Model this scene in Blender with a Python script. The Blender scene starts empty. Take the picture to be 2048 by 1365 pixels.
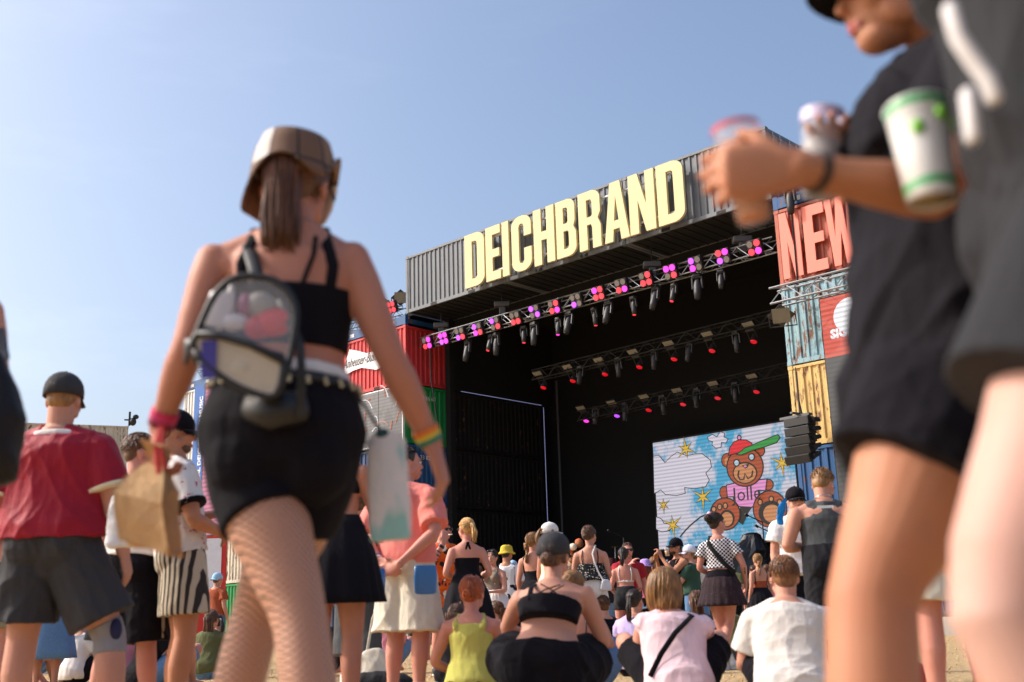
import bpy, bmesh, math, random
import numpy as np
from mathutils import Vector as V, Matrix as M, Quaternion, noise as mnoise
from mathutils.geometry import tessellate_polygon
random.seed(7)
SC = bpy.context.scene
COL = SC.collection
R = math.radians
# ------------------------------------------------------------------ camera
F_PX, PITCH, ROLL, CAM_Z = 2268.8, 0.2489, 0.0308, 0.5
cam = bpy.data.objects.new('camera', bpy.data.cameras.new('camera'))
COL.objects.link(cam)
cam.data.sensor_width = 36.0
cam.data.lens = F_PX / 2048 * 36
cam.data.clip_start = 0.05
cam.data.clip_end = 3000
cam.location = (0, 0, CAM_Z)
c0, s0 = math.cos(PITCH), math.sin(PITCH)
_r, _u, _b = V((1, 0, 0)), V((0, -s0, c0)), V((0, -c0, -s0))
cr, sr = math.cos(ROLL), math.sin(ROLL)
camR = _r * cr - _u * sr
camU = _r * sr + _u * cr
cam.matrix_world = M(((camR.x, camU.x, _b.x, 0), (camR.y, camU.y, _b.y, 0), (camR.z, camU.z, _b.z, CAM_Z), (0, 0, 0, 1)))
cam.data.dof.use_dof = True
cam.data.dof.focus_distance = 23.0
cam.data.dof.aperture_fstop = 2.5
SC.camera = cam
# ------------------------------------------------------------------ sky, sun, exposure
TO_SUN = V((-0.78, 0.10, 0.62)).normalized()
ELEV = math.asin(TO_SUN.z)
world = bpy.data.worlds.new('World'); SC.world = world; world.use_nodes = True
nt = world.node_tree
sky = nt.nodes.new('ShaderNodeTexSky'); sky.sky_type = 'NISHITA'; sky.sun_disc = False
sky.sun_elevation = ELEV
sky.sun_rotation = math.atan2(TO_SUN.x, TO_SUN.y)
sky.air_density = 1.0; sky.dust_density = 5.0; sky.ozone_density = 2.2; sky.altitude = 0
bg = nt.nodes['Background']; bg.inputs['Strength'].default_value = 0.15
_co = nt.nodes.new('ShaderNodeTexCoord'); _mp = nt.nodes.new('ShaderNodeMapping'); _mp.inputs['Scale'].default_value = (1.2, 1.2, 5)
_nz = nt.nodes.new('ShaderNodeTexNoise'); _nz.inputs['Scale'].default_value = 2.2; _nz.inputs['Detail'].default_value = 7; _nz.inputs['Roughness'].default_value = .6
_rp = nt.nodes.new('ShaderNodeValToRGB'); _rp.color_ramp.elements[0].position = .5; _rp.color_ramp.elements[0].color = (1, 1, 1, 1); _rp.color_ramp.elements[1].position = .8; _rp.color_ramp.elements[1].color = (1.16, 1.13, 1.1, 1)
_mx = nt.nodes.new('ShaderNodeMix'); _mx.data_type = 'RGBA'; _mx.blend_type = 'MULTIPLY'; _mx.inputs[0].default_value = 1
nt.links.new(_co.outputs['Generated'], _mp.inputs[0]); nt.links.new(_mp.outputs[0], _nz.inputs['Vector']); nt.links.new(_nz.outputs['Fac'], _rp.inputs[0])
nt.links.new(sky.outputs[0], _mx.inputs[6]); nt.links.new(_rp.outputs[0], _mx.inputs[7]); nt.links.new(_mx.outputs[2], bg.inputs[0])
sun = bpy.data.objects.new('sun', bpy.data.lights.new('sun', 'SUN')); COL.objects.link(sun)
sun.data.energy = 2.5; sun.data.angle = R(0.5); sun.data.color = (1, .93, .84)
sun.rotation_euler = TO_SUN.to_track_quat('Z', 'Y').to_euler()
SC.view_settings.view_transform = 'Standard'; SC.view_settings.look = 'None'
SC.view_settings.exposure = 0.6; SC.view_settings.gamma = 1.0; SC.view_settings.use_curve_mapping = False
# ------------------------------------------------------------------ pixel rays -> places
def ray(px, py):
    return camR * (px - 1024) + camU * (682.5 - py) - _b * F_PX
def W(px, py, D):
    d = ray(px, py); d = d * (D / d.y)
    return V((d.x, d.y, d.z + CAM_Z))
def dist_for(px, py, z):
    d = ray(px, py)
    return (z - CAM_Z) / d.z * d.y
# stage frame: s along its front to the right, n into it
SX, SY, SYAW, ZB = -4.5645, 47.3025, 0.7587, 13.884
UF = V((math.cos(SYAW), -math.sin(SYAW), 0)); NF = V((math.sin(SYAW), math.cos(SYAW), 0))
def S(s, n, z): return V((SX, SY, 0)) + UF * s + NF * n + V((0, 0, z))
def on_front(px, py, n):
    d = ray(px, py); o = V((0, 0, CAM_Z)); q = V((SX, SY, 0)) + NF * n
    k = (q - o).dot(NF) / d.dot(NF); p = o + d * k
    return (p - V((SX, SY, 0))).dot(UF), p.z
# ------------------------------------------------------------------ materials
def lin(c):
    if isinstance(c, str):
        c = [int(c[i:i + 2], 16) / 255 for i in (0, 2, 4)]
    return tuple(x / 12.92 if x <= .04045 else ((x + .055) / 1.055) ** 2.4 for x in c)
MATS = {}
class NT:
    def __init__(s, name):
        s.m = bpy.data.materials.new(name); s.m.use_nodes = True; s.t = s.m.node_tree
        s.b = s.t.nodes['Principled BSDF']; s.co = s.t.nodes.new('ShaderNodeTexCoord')
    def n(s, typ, **kw):
        x = s.t.nodes.new('ShaderNode' + typ)
        for k, v in kw.items(): setattr(x, k, v)
        return x
    def l(s, a, b): s.t.links.new(a, b)
    def map(s, scale=(1, 1, 1), src='Object', rot=(0, 0, 0), loc=(0, 0, 0)):
        x = s.n('Mapping'); x.inputs['Scale'].default_value = scale; x.inputs['Rotation'].default_value = rot; x.inputs['Location'].default_value = loc
        s.l(s.co.outputs[src], x.inputs[0]); return x.outputs[0]
    def noise(s, scale, vec=None, detail=4, rough=.55):
        x = s.n('TexNoise'); x.inputs['Scale'].default_value = scale; x.inputs['Detail'].default_value = detail; x.inputs['Roughness'].default_value = rough
        s.l(vec or s.co.outputs['Object'], x.inputs['Vector']); return x.outputs['Fac']
    def ramp(s, fac, stops, interp='LINEAR'):
        x = s.n('ValToRGB'); e = x.color_ramp.elements; x.color_ramp.interpolation = interp
        while len(e) < len(stops): e.new(.5)
        for i, (p, c) in enumerate(stops):
            e[i].position = p; e[i].color = (*c, 1) if len(c) == 3 else c
        s.l(fac, x.inputs[0]); return x.outputs[0]
    def mix(s, fac, a, b):
        x = s.n('Mix', data_type='RGBA')
        if isinstance(fac, (int, float)): x.inputs[0].default_value = fac
        else: s.l(fac, x.inputs[0])
        for i, v in ((6, a), (7, b)):
            if isinstance(v, tuple): x.inputs[i].default_value = (*v[:3], 1)
            else: s.l(v, x.inputs[i])
        return x.outputs[2]
    def math(s, op, a, b=0.0):
        x = s.n('Math', operation=op)
        for i, v in ((0, a), (1, b)):
            if isinstance(v, (int, float)): x.inputs[i].default_value = v
            else: s.l(v, x.inputs[i])
        return x.outputs[0]
    def xyz(s, vec=None):
        x = s.n('SeparateXYZ'); s.l(vec or s.co.outputs['Object'], x.inputs[0]); return x.outputs
    def bump(s, h, strength=.3, dist=.01):
        x = s.n('Bump'); x.inputs['Strength'].default_value = strength; x.inputs['Distance'].default_value = dist
        s.l(h, x.inputs['Height']); s.l(x.outputs[0], s.b.inputs['Normal'])
    def base(s, c):
        if isinstance(c, tuple): s.b.inputs['Base Color'].default_value = (*c[:3], 1)
        else: s.l(c, s.b.inputs['Base Color'])
    def set(s, **kw):
        for k, v in kw.items(): s.b.inputs[k.replace('_', ' ')].default_value = v
def plain(name, c, rough=.6, metal=0.0, var=.12, spec=.5):
    if name in MATS: return MATS[name]
    k = NT(name); c = lin(c)
    f = k.noise(9, detail=5)
    k.base(k.mix(f, tuple(x * (1 - var) for x in c), tuple(min(1, x * (1 + var)) for x in c)))
    k.set(Roughness=rough, Metallic=metal); k.b.inputs['Specular IOR Level'].default_value = spec
    MATS[name] = k.m; return k.m
def glow(name, c, strength):
    if name in MATS: return MATS[name]
    k = NT(name); c = lin(c); k.base(c); k.b.inputs['Emission Color'].default_value = (*c, 1); k.b.inputs['Emission Strength'].default_value = strength
    k.set(Roughness=.4); MATS[name] = k.m; return k.m
def skin_mat(name, c, red=.55):
    if name in MATS: return MATS[name]
    k = NT(name); c = lin(c)
    rd = (c[0] * 1.0, c[1] * .78, c[2] * .70)
    f = k.ramp(k.noise(7, detail=3), [(.35, (0, 0, 0)), (.7, (1, 1, 1))])
    x = k.mix(k.math('MULTIPLY', f, red), c, rd)
    f2 = k.ramp(k.noise(90, detail=2), [(.3, (0, 0, 0)), (.75, (1, 1, 1))])
    k.base(k.mix(k.math('MULTIPLY', f2, .18), x, tuple(v * .75 for v in c)))
    k.set(Roughness=.6, Subsurface_Weight=.12, Subsurface_Scale=.02); k.b.inputs['Subsurface Radius'].default_value = (1, .35, .2)
    k.b.inputs['Specular IOR Level'].default_value = .4
    k.bump(k.noise(260, detail=2), .12, .002)
    MATS[name] = k.m; return k.m
def cloth(name, c, pattern=None, c2=None, scale=1.0, rough=.85, fold=.5, weave=True):
    if name in MATS: return MATS[name]
    k = NT(name); c = lin(c); c2 = lin(c2) if c2 else tuple(v * .7 for v in c)
    fold_v = k.noise(7, k.map((1, 1, .45)), detail=5)
    if pattern == 'stripes':       # vertical stripes round the body
        x, y, z = k.xyz(); w = k.math('SINE', k.math('MULTIPLY', k.math('ADD', x, k.math('MULTIPLY', y, .9)), scale)); col = k.mix(k.math('GREATER_THAN', w, .1), c, c2)
    elif pattern == 'check':
        t = k.n('TexChecker'); t.inputs['Scale'].default_value = scale; k.l(k.map((1, .5, 1), rot=(0, 0, .05)), t.inputs[0])
        x, y, z = k.xyz()
        a = k.math('GREATER_THAN', k.math('SINE', k.math('MULTIPLY', x, scale)), 0.0); b = k.math('GREATER_THAN', k.math('SINE', k.math('MULTIPLY', z, scale)), 0.0)
        q = k.math('ABSOLUTE', k.math('SUBTRACT', a, b)); col = k.mix(q, c, c2)
    elif pattern == 'dots':
        t = k.n('TexVoronoi'); t.inputs['Scale'].default_value = scale; k.l(k.co.outputs['Object'], t.inputs['Vector'])
        col = k.mix(k.math('LESS_THAN', t.outputs['Distance'], .28), c, c2)
    elif pattern == 'floral':
        a = k.noise(scale, detail=3); b = k.noise(scale * 1.3, k.map(loc=(3, 7, 1)), detail=3)
        q = k.mix(k.math('GREATER_THAN', a, .56), c, c2); col = k.mix(k.math('GREATER_THAN', b, .6), q, lin('d8402a') if pattern == 'floral' else c2)
        b2 = k.noise(scale * .9, k.map(loc=(9, 2, 5)), detail=2); col = k.mix(k.math('GREATER_THAN', b2, .62), col, lin('e9dcc8'))
    elif pattern == 'sprig':
        a = k.noise(scale, detail=2, rough=.7); col = k.mix(k.math('GREATER_THAN', a, .63), c, c2)
    elif pattern == 'denim':
        a = k.noise(140, k.map((1, 1, .3)), detail=2); b = k.noise(4, detail=3); col = k.mix(k.math('MULTIPLY', a, k.math('ADD', b, .3)), c, c2)
    elif pattern == 'vgrad':
        col = c
    else:
        col = k.mix(k.noise(16, detail=4), tuple(v * .88 for v in c), tuple(min(1, v * 1.1) for v in c))
    k.base(col)
    k.set(Roughness=rough, Sheen_Weight=.02); k.b.inputs['Specular IOR Level'].default_value = .25
    h = k.math('ADD', k.math('MULTIPLY', fold_v, 1.0), k.math('MULTIPLY', k.noise(420, detail=1), .04 if weave else 0))
    k.bump(h, fold, .05)
    MATS[name] = k.m; return k.m
def hair_mat(name, c):
    if name in MATS: return MATS[name]
    k = NT(name); c = lin(c)
    f = k.noise(55, k.map((1, 1, .25)), detail=4); f2 = k.noise(9, detail=3)
    f = k.math('MULTIPLY', k.math('ADD', f, f2), .5)
    k.base(k.ramp(f, [(.35, tuple(v * .45 for v in c)), (.5, c), (.68, tuple(min(1, v * 1.7) for v in c))]))
    k.set(Roughness=.45); k.bump(k.noise(160, k.map((1, 1, .15)), detail=3), .5, .006)
    MATS[name] = k.m; return k.m
def metal_paint(name, c, rust=.0, rough=.5, dirt=.25):
    """painted steel of a shipping container"""
    if name in MATS: return MATS[name]
    k = NT(name); c = lin(c)
    col = k.mix(k.ramp(k.noise(1.6, k.map((1, 1, .35)), detail=6, rough=.65), [(.35, (0, 0, 0)), (.75, (1, 1, 1))]), c, tuple(v * (1 - dirt) for v in c))
    if rust > 0:
        g = k.noise(3.2, k.map((1.6, 1.6, .5)), detail=8, rough=.72)
        col = k.mix(k.ramp(g, [(.62 - rust * .25, (0, 0, 0)), (.68 - rust * .22, (1, 1, 1))]), col, lin('6e4630'))
        g2 = k.noise(11, detail=6, rough=.7); col = k.mix(k.math('MULTIPLY', k.ramp(g2, [(.55, (0, 0, 0)), (.66, (1, 1, 1))]), .6 * rust + .1), col, lin('4a2f22'))
    k.base(col); k.set(Roughness=rough); k.b.inputs['Specular IOR Level'].default_value = .35
    k.bump(k.noise(5, detail=5), .12, .03)
    MATS[name] = k.m; return k.m
# ------------------------------------------------------------------ mesh helpers
class MB:
    """collects shapes; build() links them as one mesh object"""
    def __init__(s): s.v = []; s.f = []; s.mi = []; s.cur = 0
    def add(s, vs, fs):
        o = len(s.v); s.v += [tuple(x) for x in vs]; s.f += [tuple(i + o for i in f) for f in fs]; s.mi += [s.cur] * len(fs)
    def box(s, lo, hi, mtx=None):
        vs = [V((x, y, z)) for z in (lo[2], hi[2]) for y in (lo[1], hi[1]) for x in (lo[0], hi[0])]
        if mtx: vs = [mtx @ v for v in vs]
        s.add(vs, [(0, 2, 3, 1), (4, 5, 7, 6), (0, 1, 5, 4), (2, 6, 7, 3), (0, 4, 6, 2), (1, 3, 7, 5)])
    def tube(s, pts, r, n=6, cap=True):
        pts = [V(p) for p in pts]; rr = r if isinstance(r, (list, tuple)) else [r] * len(pts)
        s.loft(pts, [(q, q) for q in rr], n=n, dome=0, cap=cap)
    def loft(s, pts, rad, side=None, n=14, dome=(1, 1), cap=True, wob=None):
        """rings round PTS with half-axes RAD=(a along side, b); domed ends"""
        if dome == 0: dome = (0, 0)
        pts = [V(p) for p in pts]; m = len(pts); rings = []
        prev = None
        tang = []
        for i in range(m):
            t = (pts[min(i + 1, m - 1)] - pts[max(i - 1, 0)])
            tang.append(t.normalized() if t.length > 1e-9 else V((0, 0, 1)))
        for i in range(m):
            t = tang[i]
            if side is not None: a = V(side[i] if isinstance(side, list) else side)
            elif prev is not None: a = prev
            else: a = V((1, 0, 0)) if abs(t.x) < .8 else V((0, 1, 0))
            a = (a - t * a.dot(t)).normalized(); prev = a; b = t.cross(a)
            rings.append((pts[i], a, b, rad[i] if isinstance(rad[i], (list, tuple)) else (rad[i], rad[i]), t))
        seq = []
        if dome[0]:
            p, a, b, r, t = rings[0]; k = min(r) * dome[0]
            for q, h in ((.45, .89), (.8, .6)): seq.append((p - t * k * h, a, b, (r[0] * q, r[1] * q)))
        seq += [(p, a, b, r) for p, a, b, r, t in rings]
        if dome[1]:
            p, a, b, r, t = rings[-1]; k = min(r) * dome[1]
            for q, h in ((.8, .6), (.45, .89)): seq.append((p + t * k * h, a, b, (r[0] * q, r[1] * q)))
        vs, fs = [], []
        for j, (p, a, b, r) in enumerate(seq):
            for i in range(n):
                th = 2 * math.pi * i / n; w = wob(j, th) if wob else 1.0
                vs.append(p + a * (r[0] * math.cos(th) * w) + b * (r[1] * math.sin(th) * w))
        L = len(seq)
        for j in range(L - 1):
            for i in range(n):
                fs.append((j * n + i, j * n + (i + 1) % n, (j + 1) * n + (i + 1) % n, (j + 1) * n + i))
        if cap:
            fs.append(tuple(reversed(range(n)))); fs.append(tuple((L - 1) * n + i for i in range(n)))
        s.add(vs, fs)
    def ell(s, c, r, ax=None, n=14, m=9):
        c = V(c); X, Y, Z = ax or (V((1, 0, 0)), V((0, 1, 0)), V((0, 0, 1)))
        vs = [c - Z * r[2]]; fs = []
        for j in range(1, m):
            ph = -math.pi / 2 + math.pi * j / m
            for i in range(n):
                th = 2 * math.pi * i / n
                vs.append(c + X * (r[0] * math.cos(ph) * math.cos(th)) + Y * (r[1] * math.cos(ph) * math.sin(th)) + Z * (r[2] * math.sin(ph)))
        vs.append(c + Z * r[2])
        for i in range(n): fs.append((0, 1 + (i + 1) % n, 1 + i)); fs.append((len(vs) - 1, len(vs) - 1 - n + i, len(vs) - 1 - n + (i + 1) % n))
        for j in range(m - 2):
            for i in range(n): a = 1 + j * n; fs.append((a + i, a + (i + 1) % n, a + n + (i + 1) % n, a + n + i))
        s.add(vs, fs)
    def poly(s, loops, to3d, depth=0.0, nrm=None):
        """filled polygon with holes, extruded by DEPTH along NRM"""
        loops = [[V((x, y, 0)) for x, y in lp] for lp in loops]
        tris = tessellate_polygon(loops); flat = [v for lp in loops for v in lp]
        p = [to3d(v.x, v.y) for v in flat]; N = len(p)
        if depth == 0: s.add(p, tris); return
        vs = p + [q + nrm * depth for q in p]; fs = [tuple(reversed(t)) for t in tris] + [tuple(i + N for i in t) for t in tris]
        o = 0
        for lp in loops:
            k = len(lp); fs += [(o + i, o + (i + 1) % k, o + (i + 1) % k + N, o + i + N) for i in range(k)]; o += k
        s.add(vs, fs)
    def build(s, name, mats, parent=None, smooth=False, vox=None, sm=0, disp=0, dtex=None, bevel=0, origin=None, fixn=False):
        me = bpy.data.meshes.new(name); vs = s.v
        if origin is not None: vs = [tuple(V(q) - V(origin)) for q in s.v]
        me.from_pydata(vs, [], s.f); mats = mats if isinstance(mats, (list, tuple)) else [mats]
        for m in mats: me.materials.append(m)
        if len(mats) > 1: me.polygons.foreach_set('material_index', s.mi)
        if fixn:
            b = bmesh.new(); b.from_mesh(me); bmesh.ops.recalc_face_normals(b, faces=b.faces); b.to_mesh(me); b.free()
        if smooth: me.polygons.foreach_set('use_smooth', [True] * len(me.polygons))
        o = bpy.data.objects.new(name, me); COL.objects.link(o)
        if origin is not None: o.location = origin
        if parent is not None: o.parent = parent
        if vox:
            q = o.modifiers.new('r', 'REMESH'); q.mode = 'VOXEL'; q.voxel_size = vox; q.use_smooth_shade = True
            if sm:
                q = o.modifiers.new('s', 'SMOOTH'); q.iterations = sm; q.factor = .5
        if disp: FOLDS[o.name] = disp
        if bevel:
            q = o.modifiers.new('b', 'BEVEL'); q.width = bevel; q.segments = 2; q.limit_method = 'ANGLE'
        if vox or disp or bevel: TO_APPLY.append(o)
        return o
TO_APPLY = []
FOLDS = {}
def folds(me, amp, seed):
    """cloth folds: soft ridges running mostly down the body"""
    n = len(me.vertices)
    if n == 0: return
    P = np.empty(n * 3, np.float32); me.vertices.foreach_get('co', P); P = P.reshape(-1, 3); N = np.empty(n * 3, np.float32); me.vertices.foreach_get('normal', N); N = N.reshape(-1, 3)
    rs = np.random.RandomState(seed % 99991); h = np.zeros(n); 
    w = np.sin(P @ np.array([7, 5, 9.]) + rs.rand() * 6) + .7 * np.sin(P @ np.array([-11, 8, 6.]) + rs.rand() * 6)
    for i in range(5):
        a = rs.rand() * 6.28; tilt = rs.uniform(-.9, .9) if i > 1 else rs.uniform(-.3, .3); f = (24, 34, 30, 46, 70)[i] * rs.uniform(.8, 1.2); d = np.array([math.cos(a), math.sin(a), tilt]); ph = rs.rand() * 6
        r = 1 - np.abs(np.sin(P @ d * f * .5 + 1.3 * w + ph)); m = .5 + .5 * np.sin(P @ rs.uniform(-9, 9, 3) + rs.rand() * 6)
        h += (r ** 1.5 - .4) * m * (1, .8, .9, .6, .35)[i]
    P = P + N * (h * amp * .42)[:, None]
    me.vertices.foreach_set('co', P.astype(np.float32).ravel()); me.update()
def apply_all():
    dg = bpy.context.evaluated_depsgraph_get(); dg.update(); out = []
    for o in dict.fromkeys(TO_APPLY): out.append((o, bpy.data.meshes.new_from_object(o.evaluated_get(dg), depsgraph=dg)))
    for o, me in out:
        if o.name in FOLDS: folds(me, FOLDS[o.name], sum(map(ord, o.name)) * 37 + len(me.vertices))
        old = o.data; o.modifiers.clear(); o.data = me; me.name = old.name + '_mesh'
        if old.users == 0: bpy.data.meshes.remove(old)
    TO_APPLY.clear(); FOLDS.clear()
def tag(o, label, cat, group=None):
    o['label'] = label; o['category'] = cat
    if group: o['group'] = group
    return o
def struct(o): o['kind'] = 'structure'; return o
def empty(name, loc=(0, 0, 0), rz=0):
    o = bpy.data.objects.new(name, None); COL.objects.link(o); o.location = loc; o.rotation_euler = (0, 0, rz); o.empty_display_size = .1
    return o
def copy_tree(o, parent=None):
    c = o.copy(); COL.objects.link(c)
    if parent is not None: c.parent = parent
    for ch in [x for x in ALLCH.get(o.name, []) if x.parent == o] if ALLCH else o.children: copy_tree(ch, c)
    return c
ALLCH = {}
def recolor(o, m, slot=0):
    s = o.material_slots[slot]; s.link = 'OBJECT'; s.material = m
def text_obj(name, body, size, mat, mtx, parent=None, ext=.004, bold=.0, align='LEFT', sx=1.0):
    cu = bpy.data.curves.new(name, 'FONT'); cu.body = body; cu.size = size; cu.extrude = ext; cu.offset = bold; cu.align_x = align; cu.resolution_u = 2
    o = bpy.data.objects.new(name, cu); COL.objects.link(o)
    dg = bpy.context.evaluated_depsgraph_get(); me = bpy.data.meshes.new_from_object(o.evaluated_get(dg), depsgraph=dg)
    bpy.data.objects.remove(o); bpy.data.curves.remove(cu)
    me.materials.clear(); me.materials.append(mat)
    me.transform(M.Scale(sx, 4, V((1, 0, 0))))
    me.transform(mtx)
    o = bpy.data.objects.new(name, me); COL.objects.link(o)
    if parent is not None: o.parent = parent
    return o
def front_mtx(s, n, z, up=V((0, 0, 1)), right=None):
    """frame on the stage front: x right, y up, z toward the crowd"""
    r = right or UF; w = r.cross(up); p = S(s, n, z)
    return M(((r.x, up.x, w.x, p.x), (r.y, up.y, w.y, p.y), (r.z, up.z, w.z, p.z), (0, 0, 0, 1)))
# ================================================================== GROUND
CH, CL = 2.59, 6.06
k = NT('dry_grass_ground')
n1 = k.noise(.7, detail=6); n2 = k.noise(26, k.map((1, .35, 1)), detail=5, rough=.7); n3 = k.noise(90, detail=3)
col = k.mix(n1, lin('a98a5e'), lin('c7a878')); col = k.mix(k.ramp(n2, [(.38, (0, 0, 0)), (.62, (1, 1, 1))]), col, lin('8a6c46'))
col = k.mix(k.math('MULTIPLY', n3, .5), col, lin('d9bf92')); k.base(col); k.set(Roughness=.95); k.bump(n2, .8, .05)
GROUND = k.m
mb = MB(); G = 40
xs = [-700, -150] + [-40 + 80 * i / G for i in range(G + 1)] + [150, 700]; ys = [-60, -5] + [80 * i / G for i in range(G + 1)] + [200, 1400]
vs = [(x, y, .03 * mnoise.noise(V((x * .3, y * .3, 0))) if abs(x) < 41 and 0 <= y <= 81 else 0) for y in ys for x in xs]
nx = len(xs)
mb.add(vs, [(j * nx + i, j * nx + i + 1, (j + 1) * nx + i + 1, (j + 1) * nx + i) for j in range(len(ys) - 1) for i in range(nx - 1)])
struct(mb.build('ground', GROUND, smooth=True))
# straw tufts trodden flat
mb = MB(); rg = random.Random(3)
for i in range(26000):
    y = 4.0 + 26 * rg.random() ** 1.6; x = (rg.random() - .5) * (y * 1.05 + 1)
    z = .03 * mnoise.noise(V((x * .3, y * .3, 0))) - .004
    a = rg.random() * 6.283; L = .03 + .06 * rg.random(); h = .005 + .05 * rg.random() ** 2; w = .004 + .004 * rg.random()
    d = V((math.cos(a), math.sin(a), 0)); q = V((-d.y, d.x, 0)) * w; p = V((x, y, z))
    mb.cur = rg.randrange(3)
    mb.add([p - q, p + q, p + d * L + V((0, 0, h))], [(0, 1, 2)])
o = mb.build('dry_grass', [plain('straw_pale', 'd8bd8c', .9), plain('straw_tan', 'b8935c', .9), plain('straw_brown', '8f7045', .9)])
o['kind'] = 'stuff'; o['label'] = 'dry trodden straw and grass on the festival field'
# ================================================================== CONTAINERS
def corrugated(L, H, depth=.045, period=.28, mtx=None):
    """trapezoid ribs along x, height z, relief to -y"""
    m = MB(); n = max(1, int(round(L / period))); p = L / n; xs = []
    for i in range(n):
        for q, d in ((0, 0), (.25, 0), (.36, 1), (.86, 1)): xs.append(((i + q + .07) * p, d * depth))
    xs = [(0, 0)] + xs + [(L, 0)]
    vs = []; fs = []
    for x, d in xs: vs += [V((x, d, 0)), V((x, d, H))]
    if mtx: vs = [mtx @ v for v in vs]
    for i in range(len(xs) - 1): fs.append((2 * i, 2 * i + 2, 2 * i + 3, 2 * i + 1))
    m.add(vs, fs); return m
def make_container(mat, doors=False):
    L, D, H = CL - .03, 2.44, CH - .02
    m = MB(); rb = .09
    for y in (0, D - rb):
        m.box((.16, y + .01, .02), (L - .16, y + rb, .16)); m.box((.16, y + .01, H - .1), (L - .16, y + rb, H - .01))
    for x in (0, L - .14):
        m.box((x + .01, .17, .02), (x + .12, D - .17, .15)); m.box((x + .01, .17, H - .12), (x + .12, D - .17, H - .015))
        for y in (0, D - .16):
            m.box((x + .008, y + .008, .115), (x + .132, y + .152, H - .115))
    root = m.build('shipping_container', mat, bevel=0)
    cm = None
    for x in (0, L - .17):
        for y in (0, D - .17):
            for z in (0, H - .12):
                if cm is None: c = MB(); c.box((-.005, -.005, 0), (.175, .175, .12)); cc = c.build('corner_casting', mat, root); cm = cc.data
                else: cc = bpy.data.objects.new('corner_casting', cm); COL.objects.link(cc); cc.parent = root
                cc.location = (x, y, z)
    a = corrugated(L - .26, H - .24, mtx=M.Translation((.13, .03, .14))); a.build('side_panel', mat, root)
    a = corrugated(L - .26, H - .24, mtx=M.Translation((.13, D - .08, .14))); a.build('side_panel', mat, root)
    rot = M.Translation((.08, D - .15, .14)) @ M.Rotation(-math.pi / 2, 4, 'Z'); a = corrugated(D - .3, H - .26, mtx=rot); a.build('end_panel', mat, root)
    if doors:
        for j in range(2):
            y0 = .15 + j * (D - .3) / 2
            d = MB(); d.box((L - .075, y0 + .01, .15), (L - .03, y0 + (D - .3) / 2 - .01, H - .12)); dr = d.build('door', mat, root)
            for q in (.3, .72):
                b = MB(); yy = y0 + q * (D - .3) / 2
                b.tube([(L, yy, .1), (L, yy, H - .08)], .022, n=8)
                for zz in (.25, .9, 1.6, 2.3): b.box((L - .03, yy - .06, zz), (L + .03, yy + .06, zz + .07))
                b.build('lock_rod', STEEL, dr)
    else:
        rot = M.Translation((L - .08, .15, .14)) @ M.Rotation(math.pi / 2, 4, 'Z'); a = corrugated(D - .3, H - .26, mtx=rot); a.build('end_panel', mat, root)
    r = corrugated(L - .3, D - .2, depth=.03, period=.3, mtx=M.Translation((.15, .1, H - .03)) @ M.Rotation(-math.pi / 2, 4, 'X')); r.build('roof_panel', mat, root)
    u = MB(); u.box((.14, .1, .03), (L - .14, D - .1, .06))
    for i in range(14): u.box((.3 + i * .41, .1, -.0), (.36 + i * .41, D - .1, .03))
    u.build('underframe', plain('underframe_shade', '0e0e10', .9), root)  # near-black puts the shade under the containers into the colour
    for x in (1.6, 3.9): pk = MB(); pk.box((x, -.002, .03), (x + .36, .06, .14)); pk.build('fork_pocket', BLACK, root)
    return root
STEEL = plain('galvanised_steel', 'a8abb0', .4, .8); BLACK = plain('matt_black', '121214', .75)
TRUSS_M = plain('truss_aluminium', '8d8f94', .38, .85); DARKM = plain('dark_fixture', '1d1d21', .5)
P_GREY = metal_paint('paint_dark_grey', '6b7077', 0, .45, .18)
P_RED = metal_paint('paint_red', 'c8383a', 0, .5, .18); P_GREEN = metal_paint('paint_green', '1f8a4a', .1, .5); P_CREAM = metal_paint('paint_cream', 'cfc6b4', .35)
P_BLUE = metal_paint('paint_blue', '24568c', .2); P_RUST = metal_paint('paint_rust_red', 'b4614e', .25); P_LBLUE = metal_paint('paint_light_blue', '8fb4c0', .45)
P_YEL = metal_paint('paint_yellow', 'dcb976', .35); P_WHITE = metal_paint('paint_white', 'dcdad6', .1); P_BLACK = metal_paint('paint_black', '131315', .05, .85)
P_NAVY = metal_paint('paint_navy', '27395c', .25)
cont0 = make_container(P_GREY); contD = make_container(P_GREY, True)
bpy.context.view_layer.update()
CONT_USED = {}
def container(pos, rz, mat, label, group, doors=False, first=[True, True]):
    src = contD if doors else cont0
    if first[doors]: first[doors] = False; o = src
    else:
        o = src.copy(); COL.objects.link(o)
        for ch in src.children:
            c = ch.copy(); COL.objects.link(c); c.parent = o
            for g in ch.children: h = g.copy(); COL.objects.link(h); h.parent = c
    o.location = pos; o.rotation_euler = (0, 0, rz)
    for x in [o] + list(o.children):
        for y in [x] + list(x.children):
            if y.data.materials[0] in (P_GREY,): recolor(y, mat)
    return tag(o, label, 'container', group)
Z0 = ZB - .45 - 5 * CH
FA = -SYAW
ROWG = 'dark grey containers over the stage opening'
container(S(0, 0, ZB), FA, P_GREY, 'dark grey container at the left end of the row carrying the big sign', ROWG)
container(S(CL, 0, ZB), FA, P_GREY, 'dark grey middle container of the row carrying the big sign', ROWG)
container(S(2 * CL, 0, ZB), FA, P_GREY, 'dark grey container with end doors at the right of the sign row', ROWG, True)
LW = 'stacked containers of the left wing'; RW = 'stacked containers of the right wing'
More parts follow.
